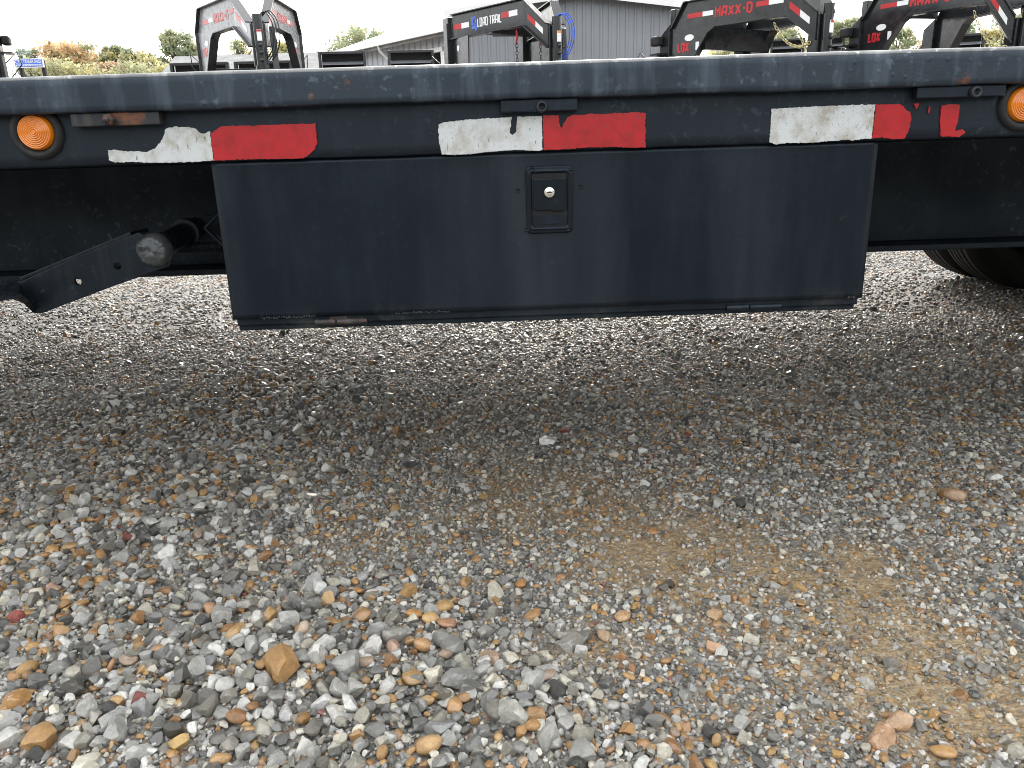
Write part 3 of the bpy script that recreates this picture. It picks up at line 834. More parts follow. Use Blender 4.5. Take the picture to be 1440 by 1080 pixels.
# paddle latch: dished plate, paddle, lock cylinder, screws
def rrect(x0, x1, z0, z1, r, k=5):
    out = []
    for cx_, cz_, a0 in ((x1 - r, z1 - r, 0), (x0 + r, z1 - r, 90), (x0 + r, z0 + r, 180), (x1 - r, z0 + r, 270)):
        for i in range(k + 1):
            a = math.radians(a0 + 90 * i / k); out.append((cx_ + r * math.cos(a), cz_ + r * math.sin(a)))
    return out
oTL, oBR = onY(738.5, 234, YT), onY(805.5, 327, YT)
cxm = (oTL[0] + oBR[0]) / 2
rings = []
W_, H_ = (oBR[0] - oTL[0]) / 2, (oTL[2] - oBR[2]) / 2; czm = (oTL[2] + oBR[2]) / 2
w2, h2 = (lBR[0] - lTL[0]) / 2, (lTL[2] - lBR[2]) / 2
for (w, h, r, y) in ((W_, H_, .008, YT - .0002), (W_ - .0004, H_ - .0004, .008, YT - .0022), (W_ - .002, H_ - .002, .007, YT - .0034),
                     (w2 + .005, h2 + .005, .006, YT - .0036), (w2 + .0025, h2 + .0025, .005, YT - .0046), (w2 + .0005, h2 + .0005, .004, YT - .0036),
                     (w2 - .0008, h2 - .0008, .0035, YT - .0022)):
    rings.append([(x, y, z) for x, z in rrect(cxm - w, cxm + w, czm - h, czm + h, r)])
mm = MB(); nr = len(rings[0])
vsx = [p for r in rings for p in r]
fsx = [(i * nr + j, i * nr + (j + 1) % nr, (i + 1) * nr + (j + 1) % nr, (i + 1) * nr + j) for i in range(len(rings) - 1) for j in range(nr)]
fsx.append(tuple(range((len(rings) - 1) * nr, len(rings) * nr)))
mm.add(vsx, fsx, False)
part(mm, 'latch_plate', 'latch', toolbox, bevel=.0004)
part(MB().box(cxm - w2 + .0012, cxm + w2 - .0012, YT - .0027, YT - .00235, czm - h2 + .0012, czm + h2 - .0012), 'recess_shade', 'dark', toolbox)  # flat black panel painting the shade of a deeper recess
pT, pB = onY(772, 251, YT)[2], onY(772, 296, YT)[2]
prof = [(cxm - w2 + .003, pT), (cxm + w2 - .003, pT), (cxm + w2 - .002, pB + .004), (cxm + w2 - .006, pB - .001), (cxm + .004, pB - .001), (cxm + .002, pB + .001), (cxm - w2 + .006, pB + .001), (cxm - w2 + .002, pB + .004)]
part(MB().hexa([(x, YT - .0052, z) for x, z in prof], [(x, YT - .0030, z) for x, z in prof]), 'latch_paddle', 'latch', toolbox, bevel=.0012)
gz = onY(772, 310, YT)[2]
part(MB().hexa([(cxm - w2 + .002, YT - .0035, gz - .006), (cxm + w2 - .002, YT - .0035, gz - .006), (cxm + w2 - .002, YT - .0035, gz - .0045), (cxm - w2 + .002, YT - .0035, gz - .0045)],
               [(cxm - w2 + .002, YT - .0029, gz - .006), (cxm + w2 - .002, YT - .0029, gz - .006), (cxm + w2 - .002, YT - .0029, gz + .008), (cxm - w2 + .002, YT - .0029, gz + .008)]), 'finger_dish', 'latch', toolbox)
kc = onY(772, 270, YT)
part(MB().lathe([(0, -.0115), (.0052, -.0115), (.0064, -.0105), (.0072, -.0108), (.0080, -.0098), (.0082, -.005), (0, -.005)], (kc[0], YT, kc[2]), (0, 1, 0), 28), 'lock_cylinder', 'chrome', toolbox)
part(MB().box(kc[0] - .0038, kc[0] + .0038, YT - .0122, YT - .0113, kc[2] - .0007, kc[2] + .0007).box(kc[0] - .0018, kc[0] + .0018, YT - .01215, YT - .0113, kc[2] + .0008, kc[2] + .0016), 'key_slot', 'dark', toolbox)
for u_, v_ in ((748, 238), (802, 241), (742, 322), (799, 322)):
    c = onY(u_, v_, YT)
    part(MB().lathe([(0, -.0040), (.0022, -.0040), (.0030, -.0052), (.0038, -.0042), (.0038, -.003), (0, -.003)], (c[0], YT, c[2]), (0, 1, 0), 14), 'screw', 'latch', toolbox)
for u_, v_ in ((728, 267.5), (817, 262.5)):
    c = onY(u_, v_, YT)
    part(MB().lathe([(0, -.0010), (.0018, -.0010), (.0024, -.0020), (.0030, -.0006), (0, -.0006)], (c[0], YT, c[2]), (0, 1, 0), 14), 'rivet', 'latch', toolbox)

# ------------------------------------------------------------------ angle-iron lever arm with welded pivot pipe
YA = 1.30
def plate(px, y0, y1):
    return MB().hexa([tuple(onY(a, b, y0)) for a, b in px], [tuple(onY(a, b, y0) + np.array([0, y1 - y0, 0])) for a, b in px])
def at(u_, v_, Y): return tuple(onY(u_, v_, Y))
face = [(47, 441), (58, 441), (150, 406), (236, 375), (238, 358), (216, 338), (194, 327), (110, 360), (28, 396), (27, 405)]
arm = part(plate(face, YA, YA + .008), 'lever_arm', 'arm', bevel=.0015)
# two bolt holes drilled through the plate
drill = MB()
for u_, v_ in ((109, 395.5), (165, 374)):
    c = onY(u_, v_, YA)
    drill.lathe([(0, -.03), (.0064, -.03), (.0064, .03), (0, .03)], (c[0], YA, c[2]), (0, 1, 0), 18, False)
drill_o = drill.build('drill', 'dark', root, TO)
md = arm.modifiers.new('holes', 'BOOLEAN'); md.object = drill_o; md.solver = 'EXACT'
bpy.context.view_layer.update()
new_me = bpy.data.meshes.new_from_object(arm.evaluated_get(bpy.context.evaluated_depsgraph_get()))
arm.modifiers.clear(); arm.data = new_me; new_me.name = 'lever_arm'
bpy.data.objects.remove(drill_o)
# the horizontal leg of the angle runs back from the top edge
fl_a, fl_b = onY(28, 396, YA), onY(184, 332, YA)
mm = MB()
t_ = np.array([0, 0, .007])
mm.hexa([fl_a, fl_b, fl_b + t_, fl_a + t_], [fl_a + [0, .07, 0], fl_b + [0, .07, 0], fl_b + t_ + [0, .07, 0], fl_a + t_ + [0, .07, 0]])
part(mm, 'angle_leg', 'arm', arm, bevel=.0015)
# its bent foot comes forward at the lower end
f0, f1, f2, f3 = onY(27, 398, YA), onY(47, 440, YA), onY(25, 419, YA - .09), onY(-40, 432, YA - .09)
g0 = onY(-40, 404, YA)
mm = MB()
mm.hexa([f0, f1, f2, f3, g0], [p + np.array([.004, .006, .005]) for p in (f0, f1, f2, f3, g0)])
part(mm, 'bent_foot', 'arm', arm)
# pipe stub with a lumpy weld on its end
pc = onY(213, 353, YA - .012)
pe = onY(276, 320, 1.55)
part(MB().tube([pc + (np.array(pe) - pc) * t for t in (0, .5, 1)], .0205, 24), 'pivot_pipe', 'arm', arm)
cm = np.array(pc) + (np.array(pe) - pc) * .70
part(MB().tube([cm, cm + (np.array(pe) - pc) * .09], .0265, 24), 'collar', 'rusty', arm)
mm = MB()
prof = [(0, -.006), (.004, -.0065), (.008, -.0072), (.011, -.0066), (.014, -.0055), (.017, -.005), (.020, -.0042), (.0225, -.003), (.0245, -.0005), (.026, .003), (.0275, .008), (.0285, .016)]
mm.lathe(prof, pc, (0, 1, 0), 44)
vv = np.array(mm.v); vv += np.stack([RNG.normal(0, .0003, len(vv)), (.007 * fbm(vv[:, 0] + .4 * vv[:, 2], vv[:, 2] * 1.5, 48, 3)), RNG.normal(0, .0003, len(vv))], -1); mm.v = [tuple(p) for p in vv]
part(mm, 'weld_cap', 'weld', arm)
# coil spring and rod bracket beside the toolbox
sa, sb = np.array(at(243, 349, 1.46)), np.array(at(330, 346, 1.46))
turns, path = 26, []
for i in range(turns * 10 + 1):
    t = i / (turns * 10); a = 2 * math.pi * turns * t
    path.append(sa + (sb - sa) * t + np.array([0, math.cos(a) * .0085, math.sin(a) * .0085]))
part(MB().tube(path, .0016, 5), 'coil_spring', 'arm')
m = MB()
for u0, v0, u1, v1 in ((312, 296, 288, 321), (288, 321, 318, 349)):
    m.tube([at(u0, v0, 1.43), at(u1, v1, 1.43)], .0035, 8)
part(m, 'rod_bracket', 'arm')
part(MB().box(onY(270, 300, 1.545)[0], bx0 + .05, 1.548, 1.556, onY(270, 352, 1.55)[2], onY(300, 303, 1.55)[2]), 'pivot_plate', 'beam')

# ------------------------------------------------------------------ axles and dual wheels
def wheel(parent, origin, R=.39, wd=.22, name='wheel'):
    """tyre lathed about Y at origin; returns tyre with its rim as a sub-part"""
    hw = wd / 2
    prof = [(R * .57, -hw * .72), (R * .62, -hw * .92), (R * .76, -hw * 1.0), (R * .90, -hw * .98), (R * .955, -hw * .90), (R * .962, -hw * .84), (R * .975, -hw * .82)]
    for a, b in ((-.80, -.50), (-.44, -.16), (-.10, .10), (.16, .44), (.50, .80)):
        prof += [(R * .965, hw * a), (R * (1 - .02 * abs(a)), hw * (a + .015)), (R * (1 - .02 * abs(b)), hw * (b - .015)), (R * .965, hw * b)]
    prof += [(R * .975, hw * .82), (R * .955, hw * .90), (R * .90, hw * .98), (R * .76, hw), (R * .62, hw * .92), (R * .57, hw * .72)]
    t = MB().lathe(prof, origin, (0, 1, 0), 56).build(name, 'rubber', parent, TO)
    MB().lathe([(R * .585, -hw * .74), (R * .55, -hw * .6), (R * .5, hw * .1), (R * .22, hw * .2), (0, hw * .2)], origin, (0, 1, 0), 32).build('rim', 'rimsteel', t, TO)
    return t
p = onY(1352, 354, 3.51)
zz = max(.02, p[2]); R_ = .39
xw = p[0] + .035 + math.sqrt(max(0, R_ ** 2 - (R_ - zz) ** 2))
for k_, xx in enumerate((xw, xw + .84)):
    for yc in (1.36, 1.63, 3.62, 3.89):
        wheel(root, (xx, yc, R_ - .006 + .0))
    part(MB().tube([(xx, 1.30, R_), (xx, 3.92, R_)], .06, 16), 'axle', 'beam')

# ------------------------------------------------------------------ gooseneck trailers behind
STROKES = {
    'M': [[(0, 0), (0, 1), (.42, .45), (.84, 1), (.84, 0)]], 'A': [[(0, 0), (0, .72), (.2, 1), (.8, 1), (.8, 0)], [(.1, .40), (.72, .40)]],
    'X': [[(0, 0), (.85, 1)], [(0, 1), (.85, 0)]], '-': [[(.08, .5), (.42, .5)]],
    'D': [[(0, .0), (0, 1), (.62, 1), (.82, .8), (.82, .2), (.62, 0), (.12, 0)]], 'L': [[(0, 1), (0, 0), (.7, 0)]],
    'O': [[(.1, 0), (.8, 0), (.8, 1), (0, 1), (0, 0), (.08, 0)]], 'T': [[(0, 1), (.8, 1)], [(.4, .93), (.4, 0)]],
    'R': [[(0, 0), (0, 1), (.78, 1), (.78, .48), (.1, .48)], [(.4, .42), (.8, 0)]], 'I': [[(0, 0), (0, 1)]], ' ': []}
ADV = {'M': 1.36, 'I': .5, '-': .86, ' ': .5, 'L': 1.14, 'X': 1.34}
def ribbon(pl, w):
    P = [np.array(p, float) for p in pl]; n_ = len(P); L_, R2 = [], []
    for i in range(n_):
        d0 = P[i] - P[i - 1] if i else P[1] - P[0]; d1 = P[i + 1] - P[i] if i < n_ - 1 else d0
        d0, d1 = d0 / np.linalg.norm(d0), d1 / np.linalg.norm(d1)
        n0, n1 = np.array([-d0[1], d0[0]]), np.array([-d1[1], d1[0]])
        mtr = n0 + n1; mtr /= np.linalg.norm(mtr); k_ = (w / 2) / max(.45, mtr @ n0)
        L_.append(P[i] + mtr * k_); R2.append(P[i] - mtr * k_)
    return L_ + R2[::-1]
def lettering(text, P, s0, z0, height, aspect, weight, name, mat, parent, slope=0.0):
    """raised vinyl letters on a surface; P(s, z, off) maps along / up / out to a point"""
    x = s0; lay = 0
    for ch in text:
        m = MB()
        for st in STROKES[ch]:
            lay += 1
            off = .003 + .0004 * (lay % 3)
            st2 = [(a * height * aspect, b * height) for a, b in st]
            rb = ribbon(st2, weight * height)
            for i in range(len(rb) // 2 - 1):
                q = [rb[i], rb[i + 1], rb[-2 - i], rb[-1 - i]]
                m.hexa([P(x + a, z0 + b + slope * (x - s0), off) for a, b in q], [P(x + a, z0 + b + slope * (x - s0), .0005) for a, b in q])
        x += ADV.get(ch, 1.28) * height * aspect
        if m.v: m.build('letter', mat, parent)
def chain(path_fn, nl, ll, name, mat, parent):
    m = MB()
    for i in range(nl):
        a, b = np.array(path_fn(i / nl)), np.array(path_fn((i + 1) / nl))
        c, d = (a + b) / 2, (b - a); d = d / (np.linalg.norm(d) + 1e-9)
        s_ = np.cross(d, [0.3, 1, 0.2]); s_ /= np.linalg.norm(s_); w_ = np.cross(d, s_)
        if i % 2: s_ = w_
        ring = []
        for k_ in range(10):
            t = 2 * math.pi * k_ / 10
            ring.append(c + d * math.cos(t) * ll * .75 + s_ * math.sin(t) * ll * .42)
        m.tube(ring, ll * .13, 5, closed=True)
    return m.build(name, mat, parent)

def gooseneck(name, X, Y, zt_, th, L1, w0, w1, L2, zc_, B, style, label, lamp=False, chains=None, cable=None, panel=False, paint='gloss'):
    """local x runs forward to the coupler, local -y is the side the camera sees"""
    r = empty(name, (X, Y, 0), math.atan2(-math.cos(th), math.sin(th)))
    tag(r, label, 'trailer', 'gooseneck trailers parked in a row')
    TW = .016
    redp = 'palered' if paint == 'skysheen' else 'redprint'
    def wy(x): return w0 + (w1 - w0) * x / L1 if x < L1 else w1 + (.06 - w1) * (x - L1) / (L2 - L1)
    # outline of one neck side (x, z)
    eT, eB = zc_ - .07, zc_ - .31
    if style == 'box':
        top = [(0, zt_), (L1, zt_), (L2 - .05, eT)]
        bot = [(L2 - .05, eB), (L1, zt_ - B), (0, zt_ - B)]
    else:
        top = [(-.02, zt_ - .24), (.13, zt_), (L1, zt_), (L2 - .05, eT)]
        bot = [(L2 - .05, eB), (L1 + .02, zt_ - B - .005), (L1 - .08, zt_ - B), (.50, zt_ - B), (.42, zt_ - B - .05), (.17, zt_ - B - .42), (.15, .55), (-.02, .55)]
    for sgn in (-1, 1):
        def P(x, z, off, s=sgn): return (x, s * (wy(x) + TW / 2 + off), z)
        m = MB()
        ol = top + bot
        # split the web at the bend so that it follows the bent plan
        def clip(poly, xc, keep_low):
            out = []
            for a, b in zip(poly, poly[1:] + poly[:1]):
                ia, ib = (a[0] <= xc) == keep_low, (b[0] <= xc) == keep_low
                if ia or a[0] == xc: out.append(a)
                if ia != ib and a[0] != xc and b[0] != xc:
                    t = (xc - a[0]) / (b[0] - a[0]); out.append((xc, a[1] + t * (b[1] - a[1])))
            return out
        for pc_ in (clip(ol, L1, True), clip(ol, L1, False) if style == 'box' else [(L1, zt_)] + [top[-1]] + [bot[0], bot[1], (L1, zt_ - B - .004)]):
            if len(pc_) >= 3:
                m.hexa([(x, sgn * (wy(x) + TW / 2), z) for x, z in pc_], [(x, sgn * (wy(x) - TW / 2), z) for x, z in pc_])
        beam = m.build('neck_side', paint, r)
        # flanges along the upper and lower edges
        fm = MB()
        def strip(pl, wid, th_):
            for a, b in zip(pl, pl[1:]):
                A = np.array([a[0], sgn * wy(a[0]), a[1]]); Bq = np.array([b[0], sgn * wy(b[0]), b[1]])
                fm.bar(A, Bq, wid, th_, (0, 0, 1) if abs(a[0] - b[0]) > 1e-3 else (1, 0, 0))
        strip(top, .10, .013)
        strip(bot if style == 'box' else bot[:6], .10, .013)
        fm.build('neck_flange', 'gloss', beam, bevel=.002)
        if style == 'box':
            pl = [(-.03, zt_ - B - .007), (.45, zt_ - B - .007), (.34, .6), (-.03, .6)]
            up_ = MB().hexa([(x, sgn * (w0 + .006), z) for x, z in pl], [(x, sgn * (w0 - .010), z) for x, z in pl]).build('upright_plate', 'gloss', r)
            ps = MB()
            ps.box(-.20, -.04, sgn * w0 - .055, sgn * w0 + .055, .6, zt_ - .02)
            ps.box(-.12, -.038, sgn * w0 - .075, sgn * w0 + .075, .6, zt_ - .09)
            ps.build('upright_post', 'gloss', r, bevel=.006)
        else:
            ps = MB().hexa([(-.024, sgn * w0 - .055, .55), (-.17, sgn * w0 - .055, .55), (-.17, sgn * w0 - .055, zt_ - .30), (-.024, sgn * w0 - .055, zt_ - .20)],
                           [(-.024, sgn * w0 + .055, .55), (-.17, sgn * w0 + .055, .55), (-.17, sgn * w0 + .055, zt_ - .30), (-.024, sgn * w0 + .055, zt_ - .20)])
            ps.build('upright_post', 'gloss', r, bevel=.006)
        g = MB().hexa([(-.17, sgn * w0 - .006, zt_ - .40), (-.17, sgn * w0 - .006, .8), (-.80, sgn * w0 - .006, .8), (-.80, sgn * w0 - .006, 1.02)],
                      [(-.17, sgn * w0 + .006, zt_ - .40), (-.17, sgn * w0 + .006, .8), (-.80, sgn * w0 + .006, .8), (-.80, sgn * w0 + .006, 1.02)]).build('gusset', 'gloss', r, bevel=.002)
        a0, b0 = np.array([-.30, sgn * w0, zt_ - .80]), np.array([-.55, sgn * w0, 1.12])
        if lamp:
            lm = MB().box(-.22, -.12, sgn * (w0 + .06) - .03, sgn * (w0 + .06) + .10 * sgn if sgn > 0 else sgn * (w0 + .06) + .03, zt_ - .40, zt_ - .29)
            MB().box(-.235, -.11, sgn * w0 + sgn * .10 - .045, sgn * w0 + sgn * .10 + .045, zt_ - .40, zt_ - .30).build('work_lamp', 'rubber', r, bevel=.02)
            MB().box(-.215, -.05, sgn * w0 + sgn * .11 - .05, sgn * w0 + sgn * .11 + .05, zt_ - .50, zt_ - .48).build('lamp_bracket', 'gloss', r)
        MB().tube([(-.34, sgn * (w0 + .01), zt_ - .58), (-.40, sgn * (w0 + .14), zt_ - .44), (-.52, sgn * (w0 + .14), zt_ - .58), (-.46, sgn * (w0 + .01), zt_ - .74)], .007, 6).build('tie_loop', 'gloss', r)
        # print on the visible neck sides
        def prism(x0, x1, z0, z1, mt, nm, sl=0.0):
            ss = [(x0, z0), (x1, z0 + sl * (x1 - x0)), (x1, z1 + sl * (x1 - x0)), (x0, z1)]
            MB().hexa([P(a, b, .003) for a, b in ss], [P(a, b, .0002) for a, b in ss]).build(nm, mt, beam)
        fwd = (lambda x, z, off, s=sgn: P(x, z, off, s)) if sgn < 0 else (lambda x, z, off, s=sgn: P(.32 + (L1 - .05) - x, z, off, s))
        zm = zt_ - B * .52
        if style == 'box':
            prism(.03, .17, zm - .03, zm + .03, redp, 'red_tape'); prism(.17, .31, zm - .03, zm + .03, 'whiteprint', 'white_tape')
            prism(.88, 1.01, zm - .01, zm + .05, redp, 'red_tape'); prism(1.01, 1.15, zm - .01, zm + .05, 'whiteprint', 'white_tape')
            if sgn < 0:
                lettering('LOAD TRAIL', fwd, .47, zm - .045, .085, .46, .15, 'lettering', 'whiteprint', beam)
                lg = MB()
                for q in ([(.36, -.02), (.385, -.02), (.385, .075), (.36, .075)], [(.36, -.06), (.42, -.06), (.42, -.03), (.36, -.03)], [(.395, -.02), (.44, -.02), (.44, .0), (.395, .0)], [(.395, .05), (.44, .05), (.44, .075), (.395, .075)], [(.425, -.085), (.45, -.085), (.45, .04), (.425, .04)]):
                    kx = lambda a: a
                    lg.hexa([P(a, zm + b, .003) for a, b in q], [P(a, zm + b, .0005) for a, b in q])
                lg.build('logo', 'blueprint', beam)
            a = MB(); q = []
        else:
            prism(.16, .34, zm - .02, zm + .025, redp, 'red_tape'); prism(.34, .46, zm - .02, zm + .025, 'whiteprint', 'white_tape')
            prism(.93, 1.06, zm - .01, zm + .035, redp, 'red_tape'); prism(1.06, L1 - .01, zm - .01, zm + .035, 'whiteprint', 'white_tape')
            lettering('MAXX-D', fwd, .49, zm - .045, .085, .66, .24, 'lettering', redp, beam)
            lettering('LDX', P if sgn < 0 else (lambda x, z, off: P(.34 - x, z, off)), .06, zt_ - B - .205, .078, .48, .23, 'lettering', redp, beam)
            prism(.27 - .0, .31, zt_ - B - .205, zt_ - B - .125, 'whiteprint', 'sticker')
            ov = [(.19 + .055 * math.cos(t), zt_ - B - .075 + .032 * math.sin(t)) for t in np.linspace(0, 2 * math.pi, 20, endpoint=False)]
            MB().hexa([P(a, b, .003) for a, b in ov], [P(a, b, .0003) for a, b in ov]).build('sticker', 'whiteprint', beam)
        # slanting tape on the drop to the coupler
        for t0, t1, mt in ((.16, .50, redp), (.50, .80, 'whiteprint')):
            def S(t, dz): 
                x = L1 + (L2 - .05 - L1) * t
                zc2 = (zt_ + (eT - zt_) * t + zt_ - B + (eB - zt_ + B) * t) / 2
                return P(x, zc2 + dz, .003), P(x, zc2 + dz, .0003)
            q = [S(t0, -.03), S(t1, -.03), S(t1, .03), S(t0, .03)]
            MB().hexa([a for a, _ in q], [b for _, b in q]).build('tape', mt, beam)
        if style == 'box':
            ov = [(.14 + .035 * math.cos(t), zt_ - B - .12 + .035 * math.sin(t)) for t in np.linspace(0, 2 * math.pi, 20, endpoint=False)]
            MB().hexa([(a, sgn * (w0 + .010), b) for a, b in ov], [(a, sgn * (w0 + .0063), b) for a, b in ov]).build('sticker', 'whiteprint', beam)
        # frame, jack leg, wheels
        MB().box(-6.4, .25, sgn * w0 - .05, sgn * w0 + .05, .55, .80).build('frame_beam', 'gloss', r, bevel=.004)
        MB().box(.04, .16, sgn * (w0 + .07) - .06, sgn * (w0 + .07) + .06, .06, 1.0).box(-.04, .24, sgn * (w0 + .07) - .11, sgn * (w0 + .07) + .11, .002, .055).build('jack_leg', 'gloss', r, bevel=.004)
        for xx in (-4.0, -4.85):
            hw = .11; R2 = .38
            oy = sgn * (w0 + .19)
            t = MB().lathe([(R2 * .58, -hw), (R2 * .8, -hw), (R2 * .97, -hw * .85), (R2, 0), (R2 * .97, hw * .85), (R2 * .8, hw), (R2 * .58, hw)], (xx, oy, R2), (0, 1, 0), 32).build('wheel', 'rubber', r)
            MB().lathe([(R2 * .585, -hw * .7), (R2 * .5, 0), (0, 0.01)], (xx, oy, R2), (0, 1, 0), 24).build('rim', 'rimsteel', t)
    # cross members between the uprights
    MB().box(-.16, -.06, -w0 + .02, w0 - .02, zt_ - .78, zt_ - .64).build('cross_tube', 'gloss', r, bevel=.006)
    MB().box(-.16, -.06, -w0 + .02, w0 - .02, zt_ - .98, zt_ - .88).build('cross_tube', 'gloss', r, bevel=.006)
    MB().box(-.10, -.02, -w0 + .02, w0 - .02, zt_ - .20, zt_ - .04).build('cross_tube', 'gloss', r, bevel=.006)
    if style != 'box':
        if panel: MB().bar((.34, -wy(.34) + .01, zt_ - B - .10), (.34, wy(.34) - .01, zt_ - B - .10), .07, .22).build('neck_panel', 'gloss', r)
        MB().box(.03, .36, -w0 * .55, w0 * .55, zt_ - 1.10, zt_ - .76).build('neck_toolbox', 'greytop', r, bevel=.01)
    else:
        MB().bar((L1 * .55, -wy(L1 * .55) + .02, zt_ - B - .02), (L1 * .8, wy(L1 * .8) - .02, zt_ - B - .03), .10, .06).build('cross_tube', 'gloss', r)
    # deck
    MB().box(-6.5, -.66, -.93, .93, .805, .87).build('deck', 'wood', r)
    for sgn in (-1, 1):
        MB().box(-6.5, -.66, sgn * .955 - .022, sgn * .955 + .022, .72, .88).build('side_rail', 'gloss', r, bevel=.004)
    # coupler tube, collar, bolts and sticker
    cp = MB().tube([(L2, 0, zc_ - .95), (L2, 0, zc_)], .052, 20).tube([(L2, 0, zc_ - .62), (L2, 0, zc_ - .50)], .07, 20).build('coupler_tube', 'gloss', r, bevel=.003)
    MB().box(L2 - .16, L2 - .04, -.075, .075, zc_ - .50, zc_ - .08).build('coupler_block', 'gloss', r, bevel=.01)
    for k_ in range(3):
        MB().lathe([(0, -.02), (.018, -.018), (.024, 0), (0, 0)], (L2 + .05, -.0, zc_ - .30 - .075 * k_), (-1, 0, 0), 10).build('set_bolt', 'gloss', cp)
    MB().hexa([(L2 + .0535, -.024, zc_ - .26), (L2 + .0535, .024, zc_ - .26), (L2 + .0535, .024, zc_ - .15), (L2 + .0535, -.024, zc_ - .15)],
              [(L2 + .045, -.024, zc_ - .26), (L2 + .045, .024, zc_ - .26), (L2 + .045, .024, zc_ - .15), (L2 + .045, -.024, zc_ - .15)]).build('sticker', 'whiteprint', cp)
    MB().box(L2 + .0532, L2 + .0542, -.024, .024, zc_ - .172, zc_ - .152).build('sticker_header', 'orangeprint' if style == 'box' else 'redprint', cp)
    if chains:
        mt = chains
        for s_ in (-1, 1):
            if style == 'box':
                chain(lambda t: (.98, s_ * .16, zt_ - B - .12 - .62 * t), 16, .034, 'safety_chain', mt, r)
                MB().tube([(.97, s_ * .16 + .0, zt_ - B - .02), (1.0, s_ * .16, zt_ - B - .08), (.96, s_ * .16, zt_ - B - .15)], .014, 8).build('chain_hook', 'redhook', r)
            else:
                x0_, x1_ = (L1 - .20, L2 - .12)
                yo = s_ * .17
                sag = .11 if s_ < 0 else .15
                chain(lambda t: (x0_ + (x1_ - x0_) * t, yo * (1 - .5 * t), (zt_ - B - .03) + (eB - .02 - zt_ + B + .03) * t - sag * 4 * t * (1 - t)), 17, .034, 'safety_chain', mt, r)
    if cable:
        for k_ in range(3):
            yo = .07 + .03 * k_
            pth = [(L2 - .12, .02 + .01 * k_, zc_ - .02), (L2 - .02, yo, zc_ + .05 + .008 * k_), (L2 + .02, yo + .07, zc_ - .03), (L2 + .03, yo + .09, zc_ - .18), (L2 + .0, yo + .06, zc_ - .34), (L2 - .05, yo - .02, zc_ - .44)]
            # smooth the run
            pp = [np.array(q) for q in pth]
            for _ in range(3):
                nw = [pp[0]]
                for a, b in zip(pp, pp[1:]): nw += [a * .75 + b * .25, a * .25 + b * .75]
                nw.append(pp[-1]); pp = nw
            MB().tube(pp, .0065, 6).build('cable', cable, r)
        # jack handle / breakaway post beside the coupler
        MB().bar((L2 - .06, .15, zc_ - .75), (L2 - .12, .15, zc_ - .10), .06, .06, (1, 0, 0)).build('battery_post', 'gloss', r, bevel=.006)
    return r

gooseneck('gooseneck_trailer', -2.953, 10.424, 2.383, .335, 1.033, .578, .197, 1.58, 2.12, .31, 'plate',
          'black gooseneck trailer seen almost head-on, its red lettering washed pale', chains='zinc', cable='blackcable', paint='skysheen')
gooseneck('gooseneck_trailer', .041, 10.741, 2.291, .448, 1.249, .536, .193, 1.636, 2.062, .275, 'box',
          'black gooseneck trailer with white lettering, blue logo and blue cable', chains='blackchain', cable='bluecable')
gooseneck('gooseneck_trailer', 2.50, 9.309, 2.113, .508, 1.217, .564, .255, 1.522, 1.918, .276, 'plate',
          'glossy black gooseneck trailer with red lettering and yellow zinc chains hanging in loops', lamp=True, chains='zinc', panel=True)
gooseneck('gooseneck_trailer', 4.621, 9.27, 2.149, .353, 1.207, .545, .289, 1.457, 1.82, .265, 'plate',
          'rightmost black gooseneck trailer, its coupler cut off by the frame', lamp=True, chains='zinc')
gooseneck('gooseneck_trailer', -6.25, 9.6, 2.43, .30, 1.1, .56, .2, 1.55, 2.18, .29, 'plate',
          'gooseneck trailer at the far left, only its work lamp and gusset in view', lamp=True, chains='zinc')

# ------------------------------------------------------------------ ramp trailers further back: two upright slatted ramps each
def ramp_trailer(uc, vtop, Y, wid, gap, yaw, slats, spc, label):
    c = onY(uc, vtop, Y)
    r = empty('ramp_trailer', (c[0], Y, 0), yaw)
    tag(r, label, 'trailer', 'trailers with upright loading ramps')
    H = c[2]
    for s_ in (-1, 1):
        x0_, x1_ = s_ * (gap / 2), s_ * (gap / 2 + wid)
        if x0_ > x1_: x0_, x1_ = x1_, x0_
        rp = MB().box(x0_, x0_ + .05, -.05, .05, .85, H).box(x1_ - .05, x1_, -.05, .05, .85, H).box(x0_ + .051, x1_ - .051, -.05, .05, H - .05, H).build('loading_ramp', 'gloss', r, bevel=.006)
        nsl = slats
        for k_ in range(nsl):
            z0 = H - .09 - spc * (k_ + 1)
            MB().hexa([(x0_ + .051, -.05, z0), (x1_ - .051, -.05, z0), (x1_ - .051, -.05, z0 + .012), (x0_ + .051, -.05, z0 + .012)],
                      [(x0_ + .051, .08, z0 + .055), (x1_ - .051, .08, z0 + .055), (x1_ - .051, .08, z0 + .067), (x0_ + .051, .08, z0 + .067)]).build('slat', 'greytop', rp)
        MB().box(x0_ + .051, x1_ - .051, .085, .09, .9, H - .03).build('backing_plate', 'dark', rp)
    wdt = gap / 2 + wid
    MB().box(-wdt, wdt, .12, 5.6, .72, .84).build('deck', 'wood', r)
    MB().box(-wdt * .5 - .05, -wdt * .5 + .05, .12, 6.8, .50, .715).box(wdt * .5 - .05, wdt * .5 + .05, .12, 6.8, .50, .715).build('frame_beam', 'gloss', r)
    for s_ in (-1, 1):
        for yy in (1.9, 2.75):
            t = MB().lathe([(.21, -.1), (.3, -.1), (.365, -.085), (.375, 0), (.365, .085), (.3, .1), (.21, .1)], (s_ * (wdt - .18), yy, .375), (1, 0, 0), 28).build('wheel', 'rubber', r)
            MB().lathe([(.215, -.07), (.18, 0), (0, 0)], (s_ * (wdt - .18), yy, .375), (1, 0, 0), 20).build('rim', 'rimsteel', t)
    return r
